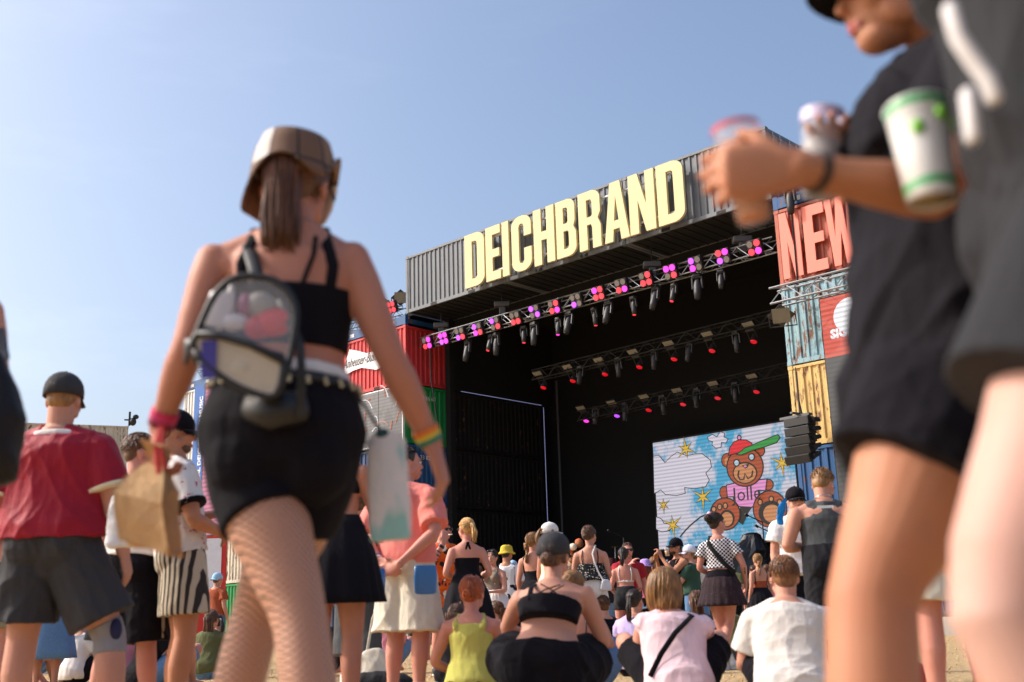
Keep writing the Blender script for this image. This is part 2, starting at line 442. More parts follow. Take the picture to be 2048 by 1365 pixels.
LC = {1: [(P_NAVY, 'navy'), (P_CREAM, 'cream'), (P_BLUE, 'blue'), (P_GREEN, 'green'), (P_RED, 'red')],
      2: [(P_RUST, 'rusty red'), (P_NAVY, 'navy'), (P_LBLUE, 'pale blue'), (P_GREEN, 'green'), (P_RED, 'red')],
      3: [(P_GREEN, 'green'), (P_CREAM, 'cream'), (P_BLUE, 'blue'), (P_WHITE, 'white'), (P_WHITE, 'white')]}
ORD = ['lowest', 'second', 'third', 'fourth', 'topmost']
CN = {1: 'in the stack beside the stage opening on the left', 2: 'in the middle stack of the left wing', 3: 'in the outermost stack of the left wing'}
for c in (1, 2, 3):
    for l in range(5):
        m, nm = LC[c][l]
        container(S(-CL * c, 0, Z0 + CH * l), FA, m, f'{nm} container, {ORD[l]} {CN[c]}', LW)
RC = [(P_NAVY, 'navy'), (P_BLUE, 'blue'), (P_YEL, 'rust streaked yellow'), (P_LBLUE, 'rusty light blue'), (P_RUST, 'faded rust red')]
RC2 = [(P_GREEN, 'green'), (P_CREAM, 'cream'), (P_BLUE, 'blue'), (P_LBLUE, 'light blue'), (P_RUST, 'rust red')]
for c in (0, 1):
    for l in range(5):
        m, nm = (RC, RC2)[c][l]
        container(S(3 * CL + CL * c, 0, Z0 + CH * l), FA, m, f'{nm} container, {ORD[l]} in the ' + ('stack right beside the stage opening' if c == 0 else 'outer stack of the right wing'), RW)
for l in range(4):
    container(S(0, 2.5, Z0 + CH * l), math.pi / 2 - SYAW, P_BLACK, f'black container, {ORD[l]} of the stack lining the left inside of the stage', 'black containers inside the stage')
fp = on_front(258, 850, 0)
for l in range(5):
    q = W(258, 860, dist_for(258, 852, .1 + 5 * CH)); ang = R(22); d = V((math.cos(ang), math.sin(ang), 0))
    p = V((q.x, q.y, 0)) - d * CL
    container(V((p.x, p.y, .1 + CH * l)), ang, [P_NAVY, P_GREEN, P_BLUE, P_BLUE, P_CREAM][l], f'{["navy","green","dull blue","blue","cream"][l]} container, {ORD[l]} of the far tower left of the stage', 'containers of the far tower')
TOWER = (q, d, .1 + CH * 5)
# plinths under the stacks
mb = MB(); conc = plain('concrete', '9b9892', .9)
for s0, s1 in ((-3 * CL, 0), (3 * CL, 5 * CL)):
    f = front_mtx(s0, 0, 0)
    mb.add([S(s, n, z) for z in (-.05, Z0) for n in (0, 2.44) for s in (s0, s1)], [(0, 2, 3, 1), (4, 5, 7, 6), (0, 1, 5, 4), (2, 6, 7, 3), (0, 4, 6, 2), (1, 3, 7, 5)])
struct(mb.build('ground_plinth', conc, fixn=True))
NUM = plain('print_number', 'd8d8d4', .6)
for i, (lv, body) in enumerate(((2, '23 82 8'), (3, '80 86 60'))):
    o = text_obj('lettering', body, .26, NUM, front_mtx(.005, .75, Z0 + CH * lv + 1.95, right=NF), None, ext=.002)
    c_ = next(x for x in bpy.data.objects if str(x.get('label', '')).startswith(['blue container, third in the stack beside', 'green container, fourth in the stack beside'][i])); bpy.context.view_layer.update(); o.parent = c_; o.matrix_parent_inverse = c_.matrix_world.inverted()
# blue flat racks on top of the wings
fr = MB(); L = CL - .03
for y in (0, 2.3): fr.box((.16, y, .02), (L - .16, y + .12, .4))
for x in (0, L - .17):
    for y in (-.005, 2.27): fr.box((x, y, 0), (x + .17, y + .17, .45))
fr.box((.05, .125, .1), (L - .05, 2.295, .3))
fr0 = fr.build('flat_rack', P_BLUE)
lb = MB()
for x in (.7, 2.2, 3.6, 5.0): lb.box((x, -.012, .12), (x + .3, -.002, .28))
lb.build('white_plate', P_WHITE, fr0)
bpy.context.view_layer.update()
for i, s in enumerate([-CL, -2 * CL, -3 * CL, 3 * CL, 4 * CL]):
    o = fr0 if i == 0 else copy_tree(fr0)
    o.location = S(s, 0, ZB - .45); o.rotation_euler = (0, 0, FA)
    tag(o, 'blue folded flat rack on top of ' + ['the red container beside the stage opening', 'the middle left stack', 'the outermost left stack', 'the container with the big salmon letters', 'the outer right stack'][i], 'flat rack', 'flat racks on the stacks')
# ================================================================== STAGE SHELL
INK = plain('stage_black', '0b0b0d', .9)
def slab(name, s0, s1, n0, n1, z0, z1, m):
    b = MB(); b.add([S(s, n, z) for z in (z0, z1) for n in (n0, n1) for s in (s0, s1)], [(0, 2, 3, 1), (4, 5, 7, 6), (0, 1, 5, 4), (2, 6, 7, 3), (0, 4, 6, 2), (1, 3, 7, 5)])
    return b.build(name, m, fixn=True)
SE = 3 * CL
struct(slab('stage_floor', .02, SE - .02, .1, 9.4, 0, 1.9, INK))
struct(slab('back_wall', -2.6, SE + 2.6, 9.5, 9.7, 0, ZB + 1.2, INK))
struct(slab('stage_roof', -2.6, SE + 2.6, 2.5, 9.48, ZB + .9, ZB + 1.15, INK))
struct(slab('side_wall', -2.8, -2.62, 2.5, 9.7, 0, ZB + 1.15, INK))
struct(slab('side_wall', SE + 2.62, SE + 2.8, 2.5, 9.7, 0, ZB + 1.15, INK))
struct(slab('roof_beam', -.2, SE + .2, 2.46, 2.7, ZB - .3, ZB + .88, INK))
struct(slab('side_wall', SE + .03, SE + .15, 2.5, 9.4, 0, ZB + .88, INK))
struct(slab('side_wall', -.12, -.02, 2.46, 9.4, Z0 + 4 * CH + .03, ZB + .88, INK))
for s_ in (.45, SE - .4):
    struct(slab('stage_column', s_ - .14, s_ + .14, 2.0, 2.28, 1.9, ZB + .02, INK))
# LED strips inside
COOL = glow('cool_led', 'b9c4ff', .22)
b = MB(); zt = Z0 + 4 * CH + .02
b.tube([S(.03, 3.2, zt), S(.03, 8.5, zt)], .012); tag(b.build('led_strip', COOL), 'thin white light strip along the top edge of the inner black containers', 'light strip')
b = MB(); b.tube([S(.06, 8.62, zt - .1), S(.06, 8.62, 2.0)], .013); tag(b.build('led_strip', COOL), 'vertical white light strip at the back corner of the stage', 'light strip')
b = MB(); b.tube([S(.7, 8.9, 12), S(.7, 8.9, 2.0)], .05); tag(b.build('drape_pole', plain('pole_grey', '4a4a50', .5)), 'dark upright pole behind the light strip at the back of the stage', 'pole')
# ================================================================== BIG LETTERS
def arc(cx, cy, rx, ry, a0, a1, n=8): return [(cx + rx * math.cos(R(a0 + (a1 - a0) * i / n)), cy + ry * math.sin(R(a0 + (a1 - a0) * i / n))) for i in range(n + 1)]
def rrect(x0, y0, x1, y1, rx, ry, left=True):
    p = arc(x1 - rx, y0 + ry, rx, ry, -90, 0) + arc(x1 - rx, y1 - ry, rx, ry, 0, 90)
    return p + (arc(x0 + rx, y1 - ry, rx, ry, 90, 180) + arc(x0 + rx, y0 + ry, rx, ry, 180, 270) if left else [(x0, y1), (x0, y0)])
T = .37
LET = {
 'D': [rrect(0, 0, 1, 1, .42, .17, False), rrect(T, .15, 1 - T, .85, .1, .05, False)],
 'E': [[(0, 0), (1, 0), (1, .16), (.46, .16), (.46, .42), (.92, .42), (.92, .57), (.46, .57), (.46, .84), (1, .84), (1, 1), (0, 1)]],
 'I': [[(0, 0), (1, 0), (1, 1), (0, 1)]],
 'C': [[(1, .62)] + arc(.55, .83, .45, .17, 0, 90) + arc(.45, .83, .45, .17, 90, 180) + arc(.45, .17, .45, .17, 180, 270) + arc(.55, .17, .45, .17, 270, 360) + [(1, .4), (1 - T, .4)] + arc(.5, .2, .13, .06, 0, -180) + arc(.5, .8, .13, .06, 180, 0) + [(1 - T, .62)]],
 'H': [[(0, 0), (T, 0), (T, .43), (1 - T, .43), (1 - T, 0), (1, 0), (1, 1), (1 - T, 1), (1 - T, .58), (T, .58), (T, 1), (0, 1)]],
 'B': [[(0, 0)] + arc(.6, .15, .4, .15, -90, 0) + [(1, .4), (.88, .5), (.96, .6)] + arc(.58, .86, .39, .14, 0, 90) + [(0, 1)], rrect(T, .14, 1 - T, .45, .1, .04, False), rrect(T, .58, .6, .86, .1, .04, False)],
 'R': [[(0, 0), (T, 0), (T, .42), (.55, .42), (.6, .36), (.6, 0), (.98, 0), (.98, .38), (.86, .5), (.98, .6)] + arc(.58, .85, .4, .15, 0, 90) + [(0, 1)], rrect(T, .55, .62, .85, .1, .05, False)],
 'A': [[(0, 0), (.33, 0), (.375, .2), (.625, .2), (.67, 0), (1, 0), (.7, 1), (.3, 1)], [(.405, .34), (.5, .76), (.595, .34)]],
 'N': [[(0, 0), (.34, 0), (.34, .55), (.62, 0), (1, 0), (1, 1), (.66, 1), (.66, .45), (.36, 1), (0, 1)]],
 'W': [[(.17, 0), (.4, 0), (.5, .5), (.6, 0), (.83, 0), (1, 1), (.78, 1), (.71, .42), (.6, 1), (.4, 1), (.29, .42), (.22, 1), (0, 1)]],
}
def letters(word, cells, py, n, z0, z1, mat, depth, root, name='letter', nail=None):
    for ch, (x0, x1) in zip(word, cells):
        a = on_front(x0, py(x0), n)[0]; c = on_front(x1, py(x1), n)[0]
        m = MB(); m.poly(LET[ch], lambda u, v: S(a + (c - a) * u, n, z0 + (z1 - z0) * v), depth, -NF)
        m.build(name, mat, root, fixn=True)
LETM = plain('sign_cream', 'd2c493', .6, var=.03)
sg = empty('letter_sign', S(9, -.3, ZB)); tag(sg, 'giant pale yellow DEICHBRAND letters on the dark grey container row', 'sign')
def kid(o, root):
    o.parent = root; o.matrix_parent_inverse = M.Translation(root.location).inverted(); return o
PX = [(933, 972), (975, 1004), (1008, 1021), (1027, 1066), (1071, 1112), (1116, 1155), (1161, 1205), (1211, 1260), (1262, 1313), (1318, 1371)]
class Par:  # parent helper keeping world coordinates
    pass
before = set(bpy.data.objects)
letters('DEICHBRAND', PX, lambda x: 530 - (x - 933) * .33, -.3, ZB + .08, ZB + 2.34, LETM, .1, None)
for o in set(bpy.data.objects) - before: kid(o, sg)
RS0 = on_front(938, 500, -.2)[0]; RS1 = on_front(1362, 400, -.2)[0]
WHT = plain('white_rail', 'e4e4e8', .5, var=.03)
for z in (.5, 1.95):
    m = MB(); m.add([S(s, n, ZB + z + dz) for dz in (0, .06) for n in (-.22, -.16) for s in (RS0, RS1)], [(0, 2, 3, 1), (4, 5, 7, 6), (0, 1, 5, 4), (2, 6, 7, 3), (0, 4, 6, 2), (1, 3, 7, 5)]); kid(m.build('rail', WHT, fixn=True), sg)
    m = MB()
    for i in range(13): s_ = RS0 + .3 + i * (RS1 - RS0 - .6) / 12; m.add([S(s, n, ZB + z + dz) for dz in (.01, .05) for n in (-.17, .04) for s in (s_, s_ + .05)], [(0, 2, 3, 1), (4, 5, 7, 6), (0, 1, 5, 4), (2, 6, 7, 3), (0, 4, 6, 2), (1, 3, 7, 5)])
    kid(m.build('bracket', WHT, fixn=True), sg)
SALM = plain('sign_salmon', 'ee7f6c', .55, var=.04)
sn = empty('letter_sign', S(SE + 2, -.1, ZB - 2)); tag(sn, 'big salmon NEW letters on the rust red container right of the stage', 'sign')
before = set(bpy.data.objects)
letters('NEW', [(1563, 1602), (1610, 1652), (1655, 1712)], lambda x: 490 - (x - 1563) * .25, -.09, ZB - .45 - 2.42, ZB - .45 - .22, SALM, .05, None)
for o in set(bpy.data.objects) - before: kid(o, sn)
# ================================================================== TRUSS AND LAMPS
def truss(p0, p1, w, label, group=None, mat=None, step=None, r=.025):
    p0, p1 = V(p0), V(p1); root = empty('lighting_truss', p0); tag(root, label, 'truss', group); mat = mat or TRUSS_M
    d = (p1 - p0); L = d.length; t = d / L; up = V((0, 0, 1)); sd = t.cross(up).normalized(); u = sd.cross(t)
    cs = [sd * a * w / 2 + u * b * w / 2 for a, b in ((-1, -1), (1, -1), (1, 1), (-1, 1))]
    for c in cs:
        m = MB(); m.tube([c, c + d], r, n=6); m.build('chord', mat, root)
    m = MB(); n = int(L / (step or w * 1.1)); 
    for i in range(n):
        a, b = t * (L * i / n), t * (L * (i + 1) / n)
        for j in range(4):
            q = (j + 1) % 4
            if i % 2: q, jj = j, q
            else: jj = j
            m.tube([cs[jj] + a, cs[q] + b], r * .55, n=4, cap=False)
    m.build('diagonal_brace', mat, root); return root
def on(px, py, n): s_, z_ = on_front(px, py, n); return S(s_, n, z_)
NT1 = .9
truss(on(846, 688, NT1), on(1552, 489, NT1), .42, 'front lighting truss with small square lamp clusters under the dark grey containers', 'stage lighting trusses')
truss(on(1070, 752, 3.6), on(1575, 628, 3.6), .42, 'second lighting truss deeper in the dark stage', 'stage lighting trusses', mat=plain('truss_black', '1a1a1c', .6, .2))
truss(on(1160, 834, 6.0), on(1580, 738, 6.0), .42, 'rear lighting truss above the video screen, lowest of the three', 'stage lighting trusses', mat=plain('truss_black', '1a1a1c', .6, .2))
truss(on(1548, 596, -.7), on(1790, 536, -.7), .5, 'short truss across the right wing under the salmon letters', r=.035)
truss(on(660, 665, .5), on(812, 622, .5), .4, 'dark truss with red lamps on the blue flat rack of the left wing', mat=plain('truss_dark', '3a3a3e', .5, .6))
truss(on(1545, 392, .6), on(1700, 350, .6), .6, 'dark truss on the flat rack at the right wing', mat=plain('truss_dark', '3a3a3e', .5, .6))
truss(on(385, 757, .5), on(470, 732, .5), .7, 'dark truss on top of the outermost left stack', mat=plain('truss_dark', '3a3a3e', .5, .6))
# hangers (chain hoists)
for i, (x, y0, y1) in enumerate([(882, 632, 676), (1003, 578, 645), (1302, 500, 566), (1482, 455, 512)]):
    root = empty('chain_hoist', on(x, y0, NT1)); tag(root, 'black chain hoist holding the front truss, ' + ['leftmost of four', 'second of four from the left', 'third of four from the left', 'rightmost of four'][i], 'hoist', 'chain hoists over the front truss')
    p = V((0, 0, 0)); e = on(x, y1, NT1) - on(x, y0, NT1); e = V((0, 0, e.z))
    m = MB(); m.tube([V((0, 0, .9)), V((0, 0, e.z))], .02); m.build('chain', DARKM, root)
    m = MB(); m.box((-.32, -.18, e.z * .55), (.32, .18, e.z * .55 + .2)); m.box((-.12, -.12, e.z * .55 - .35), (.14, .12, e.z * .55)); m.build('motor', plain('hoist_grey', '4d4d52', .5), root, bevel=.03)
# quad lamps
MAG, REDL, VIO, PINKL, OFF = glow('lamp_magenta', 'f53ccf', .95), glow('lamp_red', 'f53a48', .8), glow('lamp_violet', 'b04cf5', .85), glow('lamp_pink', 'ff5f9a', 1.0), plain('lamp_off', '77726f', .25)
qm = MB(); qm.box((-.33, 0, -.33), (.33, .2, .33)); qm.box((-.36, .05, -.02), (-.34, .3, .02)); qm.box((.34, .05, -.02), (.36, .3, .02))
q0 = qm.build('stage_light', DARKM, bevel=.03)
for i, (x, z) in enumerate(((-.165, .165), (.165, .165), (-.165, -.165), (.165, -.165))):
    m = MB(); m.loft([(x, .02, z), (x, -.05, z)], [.13, .14], n=16, dome=0); rg_ = m.build('lamp', OFF, q0)
bpy.context.view_layer.update()
QP = [(185, 1165, 'oMrM'), (267, 1142, 'MMVM'), (350, 1120, 'oovr'), (437, 1097, 'VoMR'), (525, 1068, 'VooR'), (626, 1042, 'oorR'), (722, 1008, 'VooV'), (820, 985, 'oRrM'), (930, 953, 'ooVo'), (1040, 917, 'MRRr'), (1155, 880, 'oorM'), (1277, 845, 'oRRR'), (1400, 810, 'MMoR'), (1525, 770, 'VoMo'), (1662, 732, 'RMVo'), (1820, 688, 'oRRM')]
CM = {'o': OFF, 'M': MAG, 'R': REDL, 'r': REDL, 'V': VIO, 'v': VIO}
WORDS = ['first', 'second', 'third', 'fourth', 'fifth', 'sixth', 'seventh', 'eighth', 'ninth', 'tenth', 'eleventh', 'twelfth', 'thirteenth', 'fourteenth', 'fifteenth', 'sixteenth']
def quad(p, code, label, first=[1]):
    if first[0]: first[0] = 0; o = q0
    else: o = copy_tree(q0)
    o.location = p; o.scale = (.8,) * 3; o.rotation_euler = (R(18), 0, FA)
    for ch, c in zip(sorted(o.children, key=lambda c: c.name), code): recolor(ch, CM[c])
    return tag(o, label, 'stage light', 'square lamp clusters on the front truss')
for i, (x, y, code) in enumerate(QP):
    quad(on(780 + x / 2.4976, 220 + y / 2.4976, NT1 - .35), code, f'square four lamp cluster, {WORDS[i]} from the left on the front truss')
quad(on(783, 615, .2), 'RRrR', 'square lamp cluster with red lamps on the left wing truss, right one'); quad(on(762, 626, .2), 'RoRr', 'square lamp cluster with red lamps on the left wing truss, left one')
quad(on(1571, 363, .3), 'oMoM', 'square lamp cluster with magenta lamps on the right wing truss')
# moving heads
def make_head(sc, lensmat):
    root = MB(); root.box((-.2 * sc, -.16 * sc, -.16 * sc), (.2 * sc, .16 * sc, 0)); r = root.build('moving_head_lamp', plain('fixture_grey', '2c2c30', .5), bevel=.02)
    m = MB()
    for x in (-1, 1): m.box((x * .24 * sc - .04 * sc, -.08 * sc, -.75 * sc), (x * .24 * sc + .04 * sc, .08 * sc, -.16 * sc))
    m.box((-.28 * sc, -.1 * sc, -.22 * sc), (.28 * sc, .1 * sc, -.161 * sc)); m.build('yoke', plain('fixture_grey', '2c2c30', .5), r, bevel=.02)
    m = MB(); m.loft([(0, 0, -.42 * sc), (0, -.03 * sc, -.62 * sc), (0, -.08 * sc, -.95 * sc), (0, -.13 * sc, -1.25 * sc)], [(.16 * sc, .15 * sc), (.19 * sc, .18 * sc), (.17 * sc, .17 * sc), (.14 * sc, .14 * sc)], side=V((1, 0, 0)), n=16, dome=(1, 0)); m.build('lamp_housing', plain('fixture_grey', '2c2c30', .5), r, smooth=True)
    m = MB(); m.loft([(0, -.13 * sc, -1.25 * sc), (0, -.135 * sc, -1.28 * sc)], [.12 * sc, .11 * sc], n=16, dome=0); m.build('lens', lensmat, r)
    return r
hb = make_head(1.0, DARKM); hs = make_head(.75, REDL)
bpy.context.view_layer.update()
def head(p, src, label, group, lens=None, used=set(), sc=.74):
    if src.name not in used: used.add(src.name); o = src
    else: o = copy_tree(src)
    o.location = p; o.scale = (sc,) * 3; o.rotation_euler = (R(random.uniform(-12, 12)), 0, FA + R(random.uniform(-20, 20)))
    if lens:
        for ch in o.children:
            if ch.name.startswith('lens'): recolor(ch, lens)
    return tag(o, label, 'stage light', group)
HP = [(390, 1150), (530, 1115), (720, 1062), (897, 1010), (1093, 955), (1330, 880), (1533, 820)]
for i, (x, y) in enumerate(HP): head(on(780 + x / 2.4976, 220 + y / 2.4976, NT1), hb, f'large grey moving head lamp hanging nose down, {WORDS[i]} from the left under the front truss', 'large moving heads under the front truss')
HP = [(505, 1125), (668, 1080), (840, 1038), (1016, 988), (1212, 932), (1420, 868), (1652, 800)]
for i, (x, y) in enumerate(HP): head(on(780 + x / 2.4976, 220 + y / 2.4976, NT1), hs, f'small moving head lamp with red lens, {WORDS[i]} from the left under the front truss', 'small moving heads under the front truss', [REDL, REDL, MAG, REDL, REDL, REDL, DARKM][i])
RED2 = glow('lamp_deep_red', 'd01220', .5)
def wash(px, py, n, mat, label, grp, first=[1]):
    if first[0]:
        first[0] = 0; wash.src = MB()
        wash.src.tube([(-.22, 0, .5), (-.22, 0, 0)], .025); wash.src.tube([(.22, 0, .5), (.22, 0, 0)], .025); wash.src.box((-.25, -.05, .48), (.25, .05, .6)); wash.src = wash.src.build('wash_light', DARKM)
        m = MB(); m.loft([(0, .18, .1), (0, 0, 0), (0, -.12, -.07)], [.14, .18, .19], n=14, dome=(1, 0)); m.build('lamp_housing', DARKM, wash.src)
        m = MB(); m.loft([(0, -.121, -.07), (0, -.15, -.088)], [.17, .15], n=14, dome=0); m.build('lens', RED2, wash.src)
        bpy.context.view_layer.update(); o = wash.src
    else: o = copy_tree(wash.src)
    o.location = on(px, py, n); o.scale = (.72,) * 3; o.rotation_euler = (R(35), 0, FA)
    for ch in o.children:
        if ch.name.startswith('lens'): recolor(ch, mat)
    tag(o, label, 'stage light', grp)
def blinder(px, py, n, label, grp, first=[1]):
    if first[0]:
        first[0] = 0; m = MB(); m.box((-.4, -.2, -.05), (.4, .2, .06)); blinder.src = m.build('blinder_light', DARKM)
        m = MB()
        for i in range(3):
            m.box((-.36, -.17 + i * .115, -.075), (.36, -.075 + i * .115, -.052))
        m.build('lamp_bar', plain('blinder_pale', '9a9484', .4), blinder.src); bpy.context.view_layer.update(); o = blinder.src
    else: o = copy_tree(blinder.src)
    o.location = on(px, py, n); o.scale = (.6,) * 3; o.rotation_euler = (R(-38), 0, FA); tag(o, label, 'stage light', grp)
B2 = [(45, 910), (222, 870), (407, 828), (610, 780), (822, 730), (1052, 675), (1295, 617)]
W2 = [(83, 985), (258, 945), (448, 905), (652, 862), (858, 815), (1083, 765), (1330, 710)]
for i, (x, y) in enumerate(B2): blinder(1060 + x / 2.967, 440 + y / 2.967, 3.4, f'flat pale lamp panel, {WORDS[i]} from the left on the second truss', 'lamp panels on the second truss')
for i, (x, y) in enumerate(W2): wash(1060 + x / 2.967, 440 + y / 2.967, 3.6, RED2, f'round red wash lamp, {WORDS[i]} from the left below the second truss', 'red lamps below the second truss')
B3 = [(303, 1115), (484, 1082), (676, 1046), (873, 1009), (1086, 968), (1316, 925)]
W3 = [(337, 1182), (519, 1152), (707, 1118), (911, 1083), (1117, 1046), (1346, 1008)]
for i, (x, y) in enumerate(B3): blinder(1060 + x / 2.967, 440 + y / 2.967, 5.8, f'flat pale lamp panel, {WORDS[i]} from the left on the rear truss', 'lamp panels on the rear truss')
for i, (x, y) in enumerate(W3): wash(1060 + x / 2.967, 440 + y / 2.967, 6.0, [MAG, VIO, RED2, RED2, RED2, RED2][i], f'round {["magenta", "violet", "red", "red", "red", "red"][i]} wash lamp, {WORDS[i]} from the left below the rear truss', 'lamps below the rear truss')
for i, (x, y) in enumerate([(300, 890), (523, 838), (735, 790), (950, 745), (1220, 680)]): head(on(1060 + x / 2.967, 440 + (y - 20) / 2.967, 3.6), hb, f'dark moving head in a pale yoke, {WORDS[i]} from the left under the second truss', 'moving heads under the second truss', sc=.62)
for i, (x, y) in enumerate([(390, 1130), (565, 1105), (785, 1060), (990, 1020), (1215, 985)]): head(on(1060 + x / 2.967, 440 + (y - 20) / 2.967, 6.0), hb, f'dark moving head in a pale yoke, {WORDS[i]} from the left under the rear truss', 'moving heads under the rear truss', sc=.62)
# flood lights
def flood(p, rx, rz, label):
    m = MB(); m.loft([(0, .25, 0), (0, 0, 0), (0, -.3, 0)], [(.22, .2), (.4, .36), (.55, .48)], side=V((1, 0, 0)), n=4, dome=(0, 0)); o = m.build('flood_light', plain('flood_dark', '2c2c2e', .5), bevel=.02)
    g = MB(); g.box((-.34, -.315, -.3), (.34, -.302, .3)); g.build('glass', plain('flood_glass', '7d8082', .2, .7), o)
    y = MB(); y.tube([(-.5, 0, 0), (-.52, .1, -.6), (.52, .1, -.6), (.5, 0, 0)], .03); y.build('bracket', DARKM, o)
    o.location = p; o.scale = (.8,) * 3; o.rotation_euler = (R(rx), 0, FA + R(rz)); tag(o, label, 'flood light', 'flood lights on the stage corners')
flood(on(801, 596, .6), 15, 50, 'black flood light on the left wing against the sky'); flood(on(1563, 626, -.8), 35, 25, 'grey flood light at the end of the right wing truss'); flood(on(765, 612, .6), 10, 60, 'dark flood light seen sideways left of the lamp clusters')
head(on(1577, 372, -.3), hb, 'moving head lamp pointing down above the salmon letters', 'moving heads on the right wing')
# cable runs
for i, (pts, lab) in enumerate([([(860, 700), (862, 760), (868, 800), (880, 880), (884, 960)], 'black cable hanging from the left end of the front truss'), ([(1580, 395), (1590, 500), (1597, 585)], 'thin dark chain hanging over the letter N of the salmon sign'), ([(1592, 745), (1597, 800), (1604, 830)], 'thin cable above the hanging loudspeakers')]):
    m = MB(); m.tube([on(x, y, -.15 if i else .5) for x, y in pts], .03, n=5); tag(m.build('cable', BLACK), lab, 'cable')
# line array
root = empty('line_array', on(1600, 832, -1.1)); tag(root, 'curved column of five black loudspeakers hanging before the yellow container', 'loudspeaker'); root.rotation_euler = (0, 0, FA + R(-8)); root.scale = (.74,) * 3
m = MB(); m.box((-.95, -.1, -.05), (.5, .12, .05)); m.box((-.1, -.5, .05), (.02, .6, .12)); m.build('rigging_frame', plain('rig_grey', '55575a', .5, .5), root)
m = MB(); m.tube([(0, 0, 0), (0, 0, 2.0)], .025); m.build('chain', DARKM, root)
y, z, tilt = 0, -.08, 2
for i in range(5):
    mt = M.Translation((0, y, z)) @ M.Rotation(R(tilt), 4, 'X')
    b = MB(); b.loft([mt @ V((0, -.32, -.17)), mt @ V((0, .4, -.17))], [(.58, .165), (.4, .13)], side=V((1, 0, 0)), n=4, dome=0)
    b = MB(); vs = [mt @ V((x * (.6 if yy < 0 else .42), yy, zz)) for zz in (-.345, 0) for yy in (-.32, .42) for x in (-1, 1)]
    b.add(vs, [(0, 2, 3, 1), (4, 5, 7, 6), (0, 1, 5, 4), (2, 6, 7, 3), (0, 4, 6, 2), (1, 3, 7, 5)]); c = b.build('cabinet', plain('speaker_black', '1a1a1c', .6), root, bevel=.015)
    g = MB(); g.add([mt @ V((x, -.325, zz)) for zz in (-.32, -.03) for x in (-.55, .55)], [(0, 1, 3, 2)]); g.build('grille', plain('grille_black', '252528', .5, .3), c)
    k_ = MB(); k_.box((.5, -.1, -.25), (.72, .3, -.08), mt); k_.box((.45, .3, -.22), (.6, .5, -.12), mt); k_.build('connector_panel', plain('amp_dark', '2a2b30', .35, .3), c)
    tilt += 5; y -= .02 + .02 * i; z -= .365
# ================================================================== SCREENS
def led(name, c, c2=None, sc=0, strength=.6, lines=21, dark=.72):
    k = NT(name); c = lin(c)
    if c2:
        f = k.ramp(k.noise(sc, k.map((1, 1, .7)), detail=5, rough=.7), [(.46, (0, 0, 0)), (.56, (1, 1, 1))]); col = k.mix(f, c, lin(c2))
    else: col = k.mix(0, c, c)
    x, y, z = k.xyz(); w = k.math('ADD', k.math('MULTIPLY', k.math('GREATER_THAN', k.math('SINE', k.math('MULTIPLY', z, lines * 2)), -.2), 1 - dark), dark)
    k.l(col, k.b.inputs['Emission Color']); k.l(k.math('MULTIPLY', w, strength), k.b.inputs['Emission Strength']); k.base((.01, .01, .012)); k.set(Roughness=.5)
    return k.m
NSC = 8.0
def zp(x, y): s_, z_ = on_front(1280 + x / 4.266, 820 + y / 4.266, NSC); return s_, z_
scr = empty('led_screen', S(12, NSC, 4)); tag(scr, 'large video screen with a cartoon teddy bear at the back of the stage', 'video screen')
LAY = [0]
def art(name, loops, mat, lay):
    m = MB(); m.poly([[zp(*p) for p in lp] for lp in loops], lambda s_, z_: S(s_, NSC - .01 - lay * .006, z_)); kid(m.build(name, mat), scr)
BLK = led('screen_black', '0a0a0e', strength=.5); WH = led('screen_white', 'd6d0de', strength=.62); BR = led('screen_brown', 'b04a22', strength=.6); TAN = led('screen_tan', 'd08a58', strength=.6)
PK = led('screen_pink', 'e08fc6', strength=.65); RD = led('screen_red', 'e0182a', strength=.65); GRN = led('screen_green', '1f9a3c', strength=.6); YE = led('screen_yellow', 'e0b638', strength=.62); PB = led('screen_pale_blue', 'b9cfe0', strength=.62)
SKYM = led('screen_sky', 'd0ccda', '3fa2cc', .55, .62)
tl, tr, br_, bl_ = zp(110, 285), zp(1290, 113), zp(1330, 1175), zp(140, 1195)
s0_, s1_, z1_, z0_ = tl[0], tr[0], tl[1], bl_[1]
m = MB(); m.add([S(s_, n_, z_) for z_ in (z0_ - .08, z1_ + .08) for n_ in (NSC, NSC + .25) for s_ in (s0_ - .06, s1_ + .06)], [(0, 2, 3, 1), (4, 5, 7, 6), (0, 1, 5, 4), (2, 6, 7, 3), (0, 4, 6, 2), (1, 3, 7, 5)]); kid(m.build('cabinet', BLACK, fixn=True), scr)
m = MB(); m.add([S(s_, NSC - .008, z_) for z_ in (z0_, z1_) for s_ in (s0_, s1_)], [(0, 1, 3, 2)]); kid(m.build('picture', SKYM), scr)
def circ(cx, cy, rx, ry, n=26, a0=0, rot=0):
    o_ = []
    for i in range(n):
        a = 2 * math.pi * i / n; x, y = rx * math.cos(a), ry * math.sin(a); o_.append((cx + x * math.cos(rot) - y * math.sin(rot), cy + x * math.sin(rot) + y * math.cos(rot)))
    return o_
def grow(p, d):
    cx = sum(q[0] for q in p) / len(p); cy = sum(q[1] for q in p) / len(p); n = len(p); out = []
    area = sum(p[i][0] * p[(i + 1) % n][1] - p[(i + 1) % n][0] * p[i][1] for i in range(n)); sg_ = 1 if area > 0 else -1
    for i in range(n):
        a, b, c = V(p[i - 1]), V(p[i]), V(p[(i + 1) % n]); e1, e2 = (b - a).normalized(), (c - b).normalized(); nn = V((e1.y + e2.y, -e1.x - e2.x)) * sg_
        nn = nn.normalized() if nn.length > 1e-6 else V((0, 0)); k_ = d / max(.45, nn.dot(V((e1.y, -e1.x)) * sg_)); out.append((b.x + nn.x * k_, b.y + nn.y * k_))
    return out
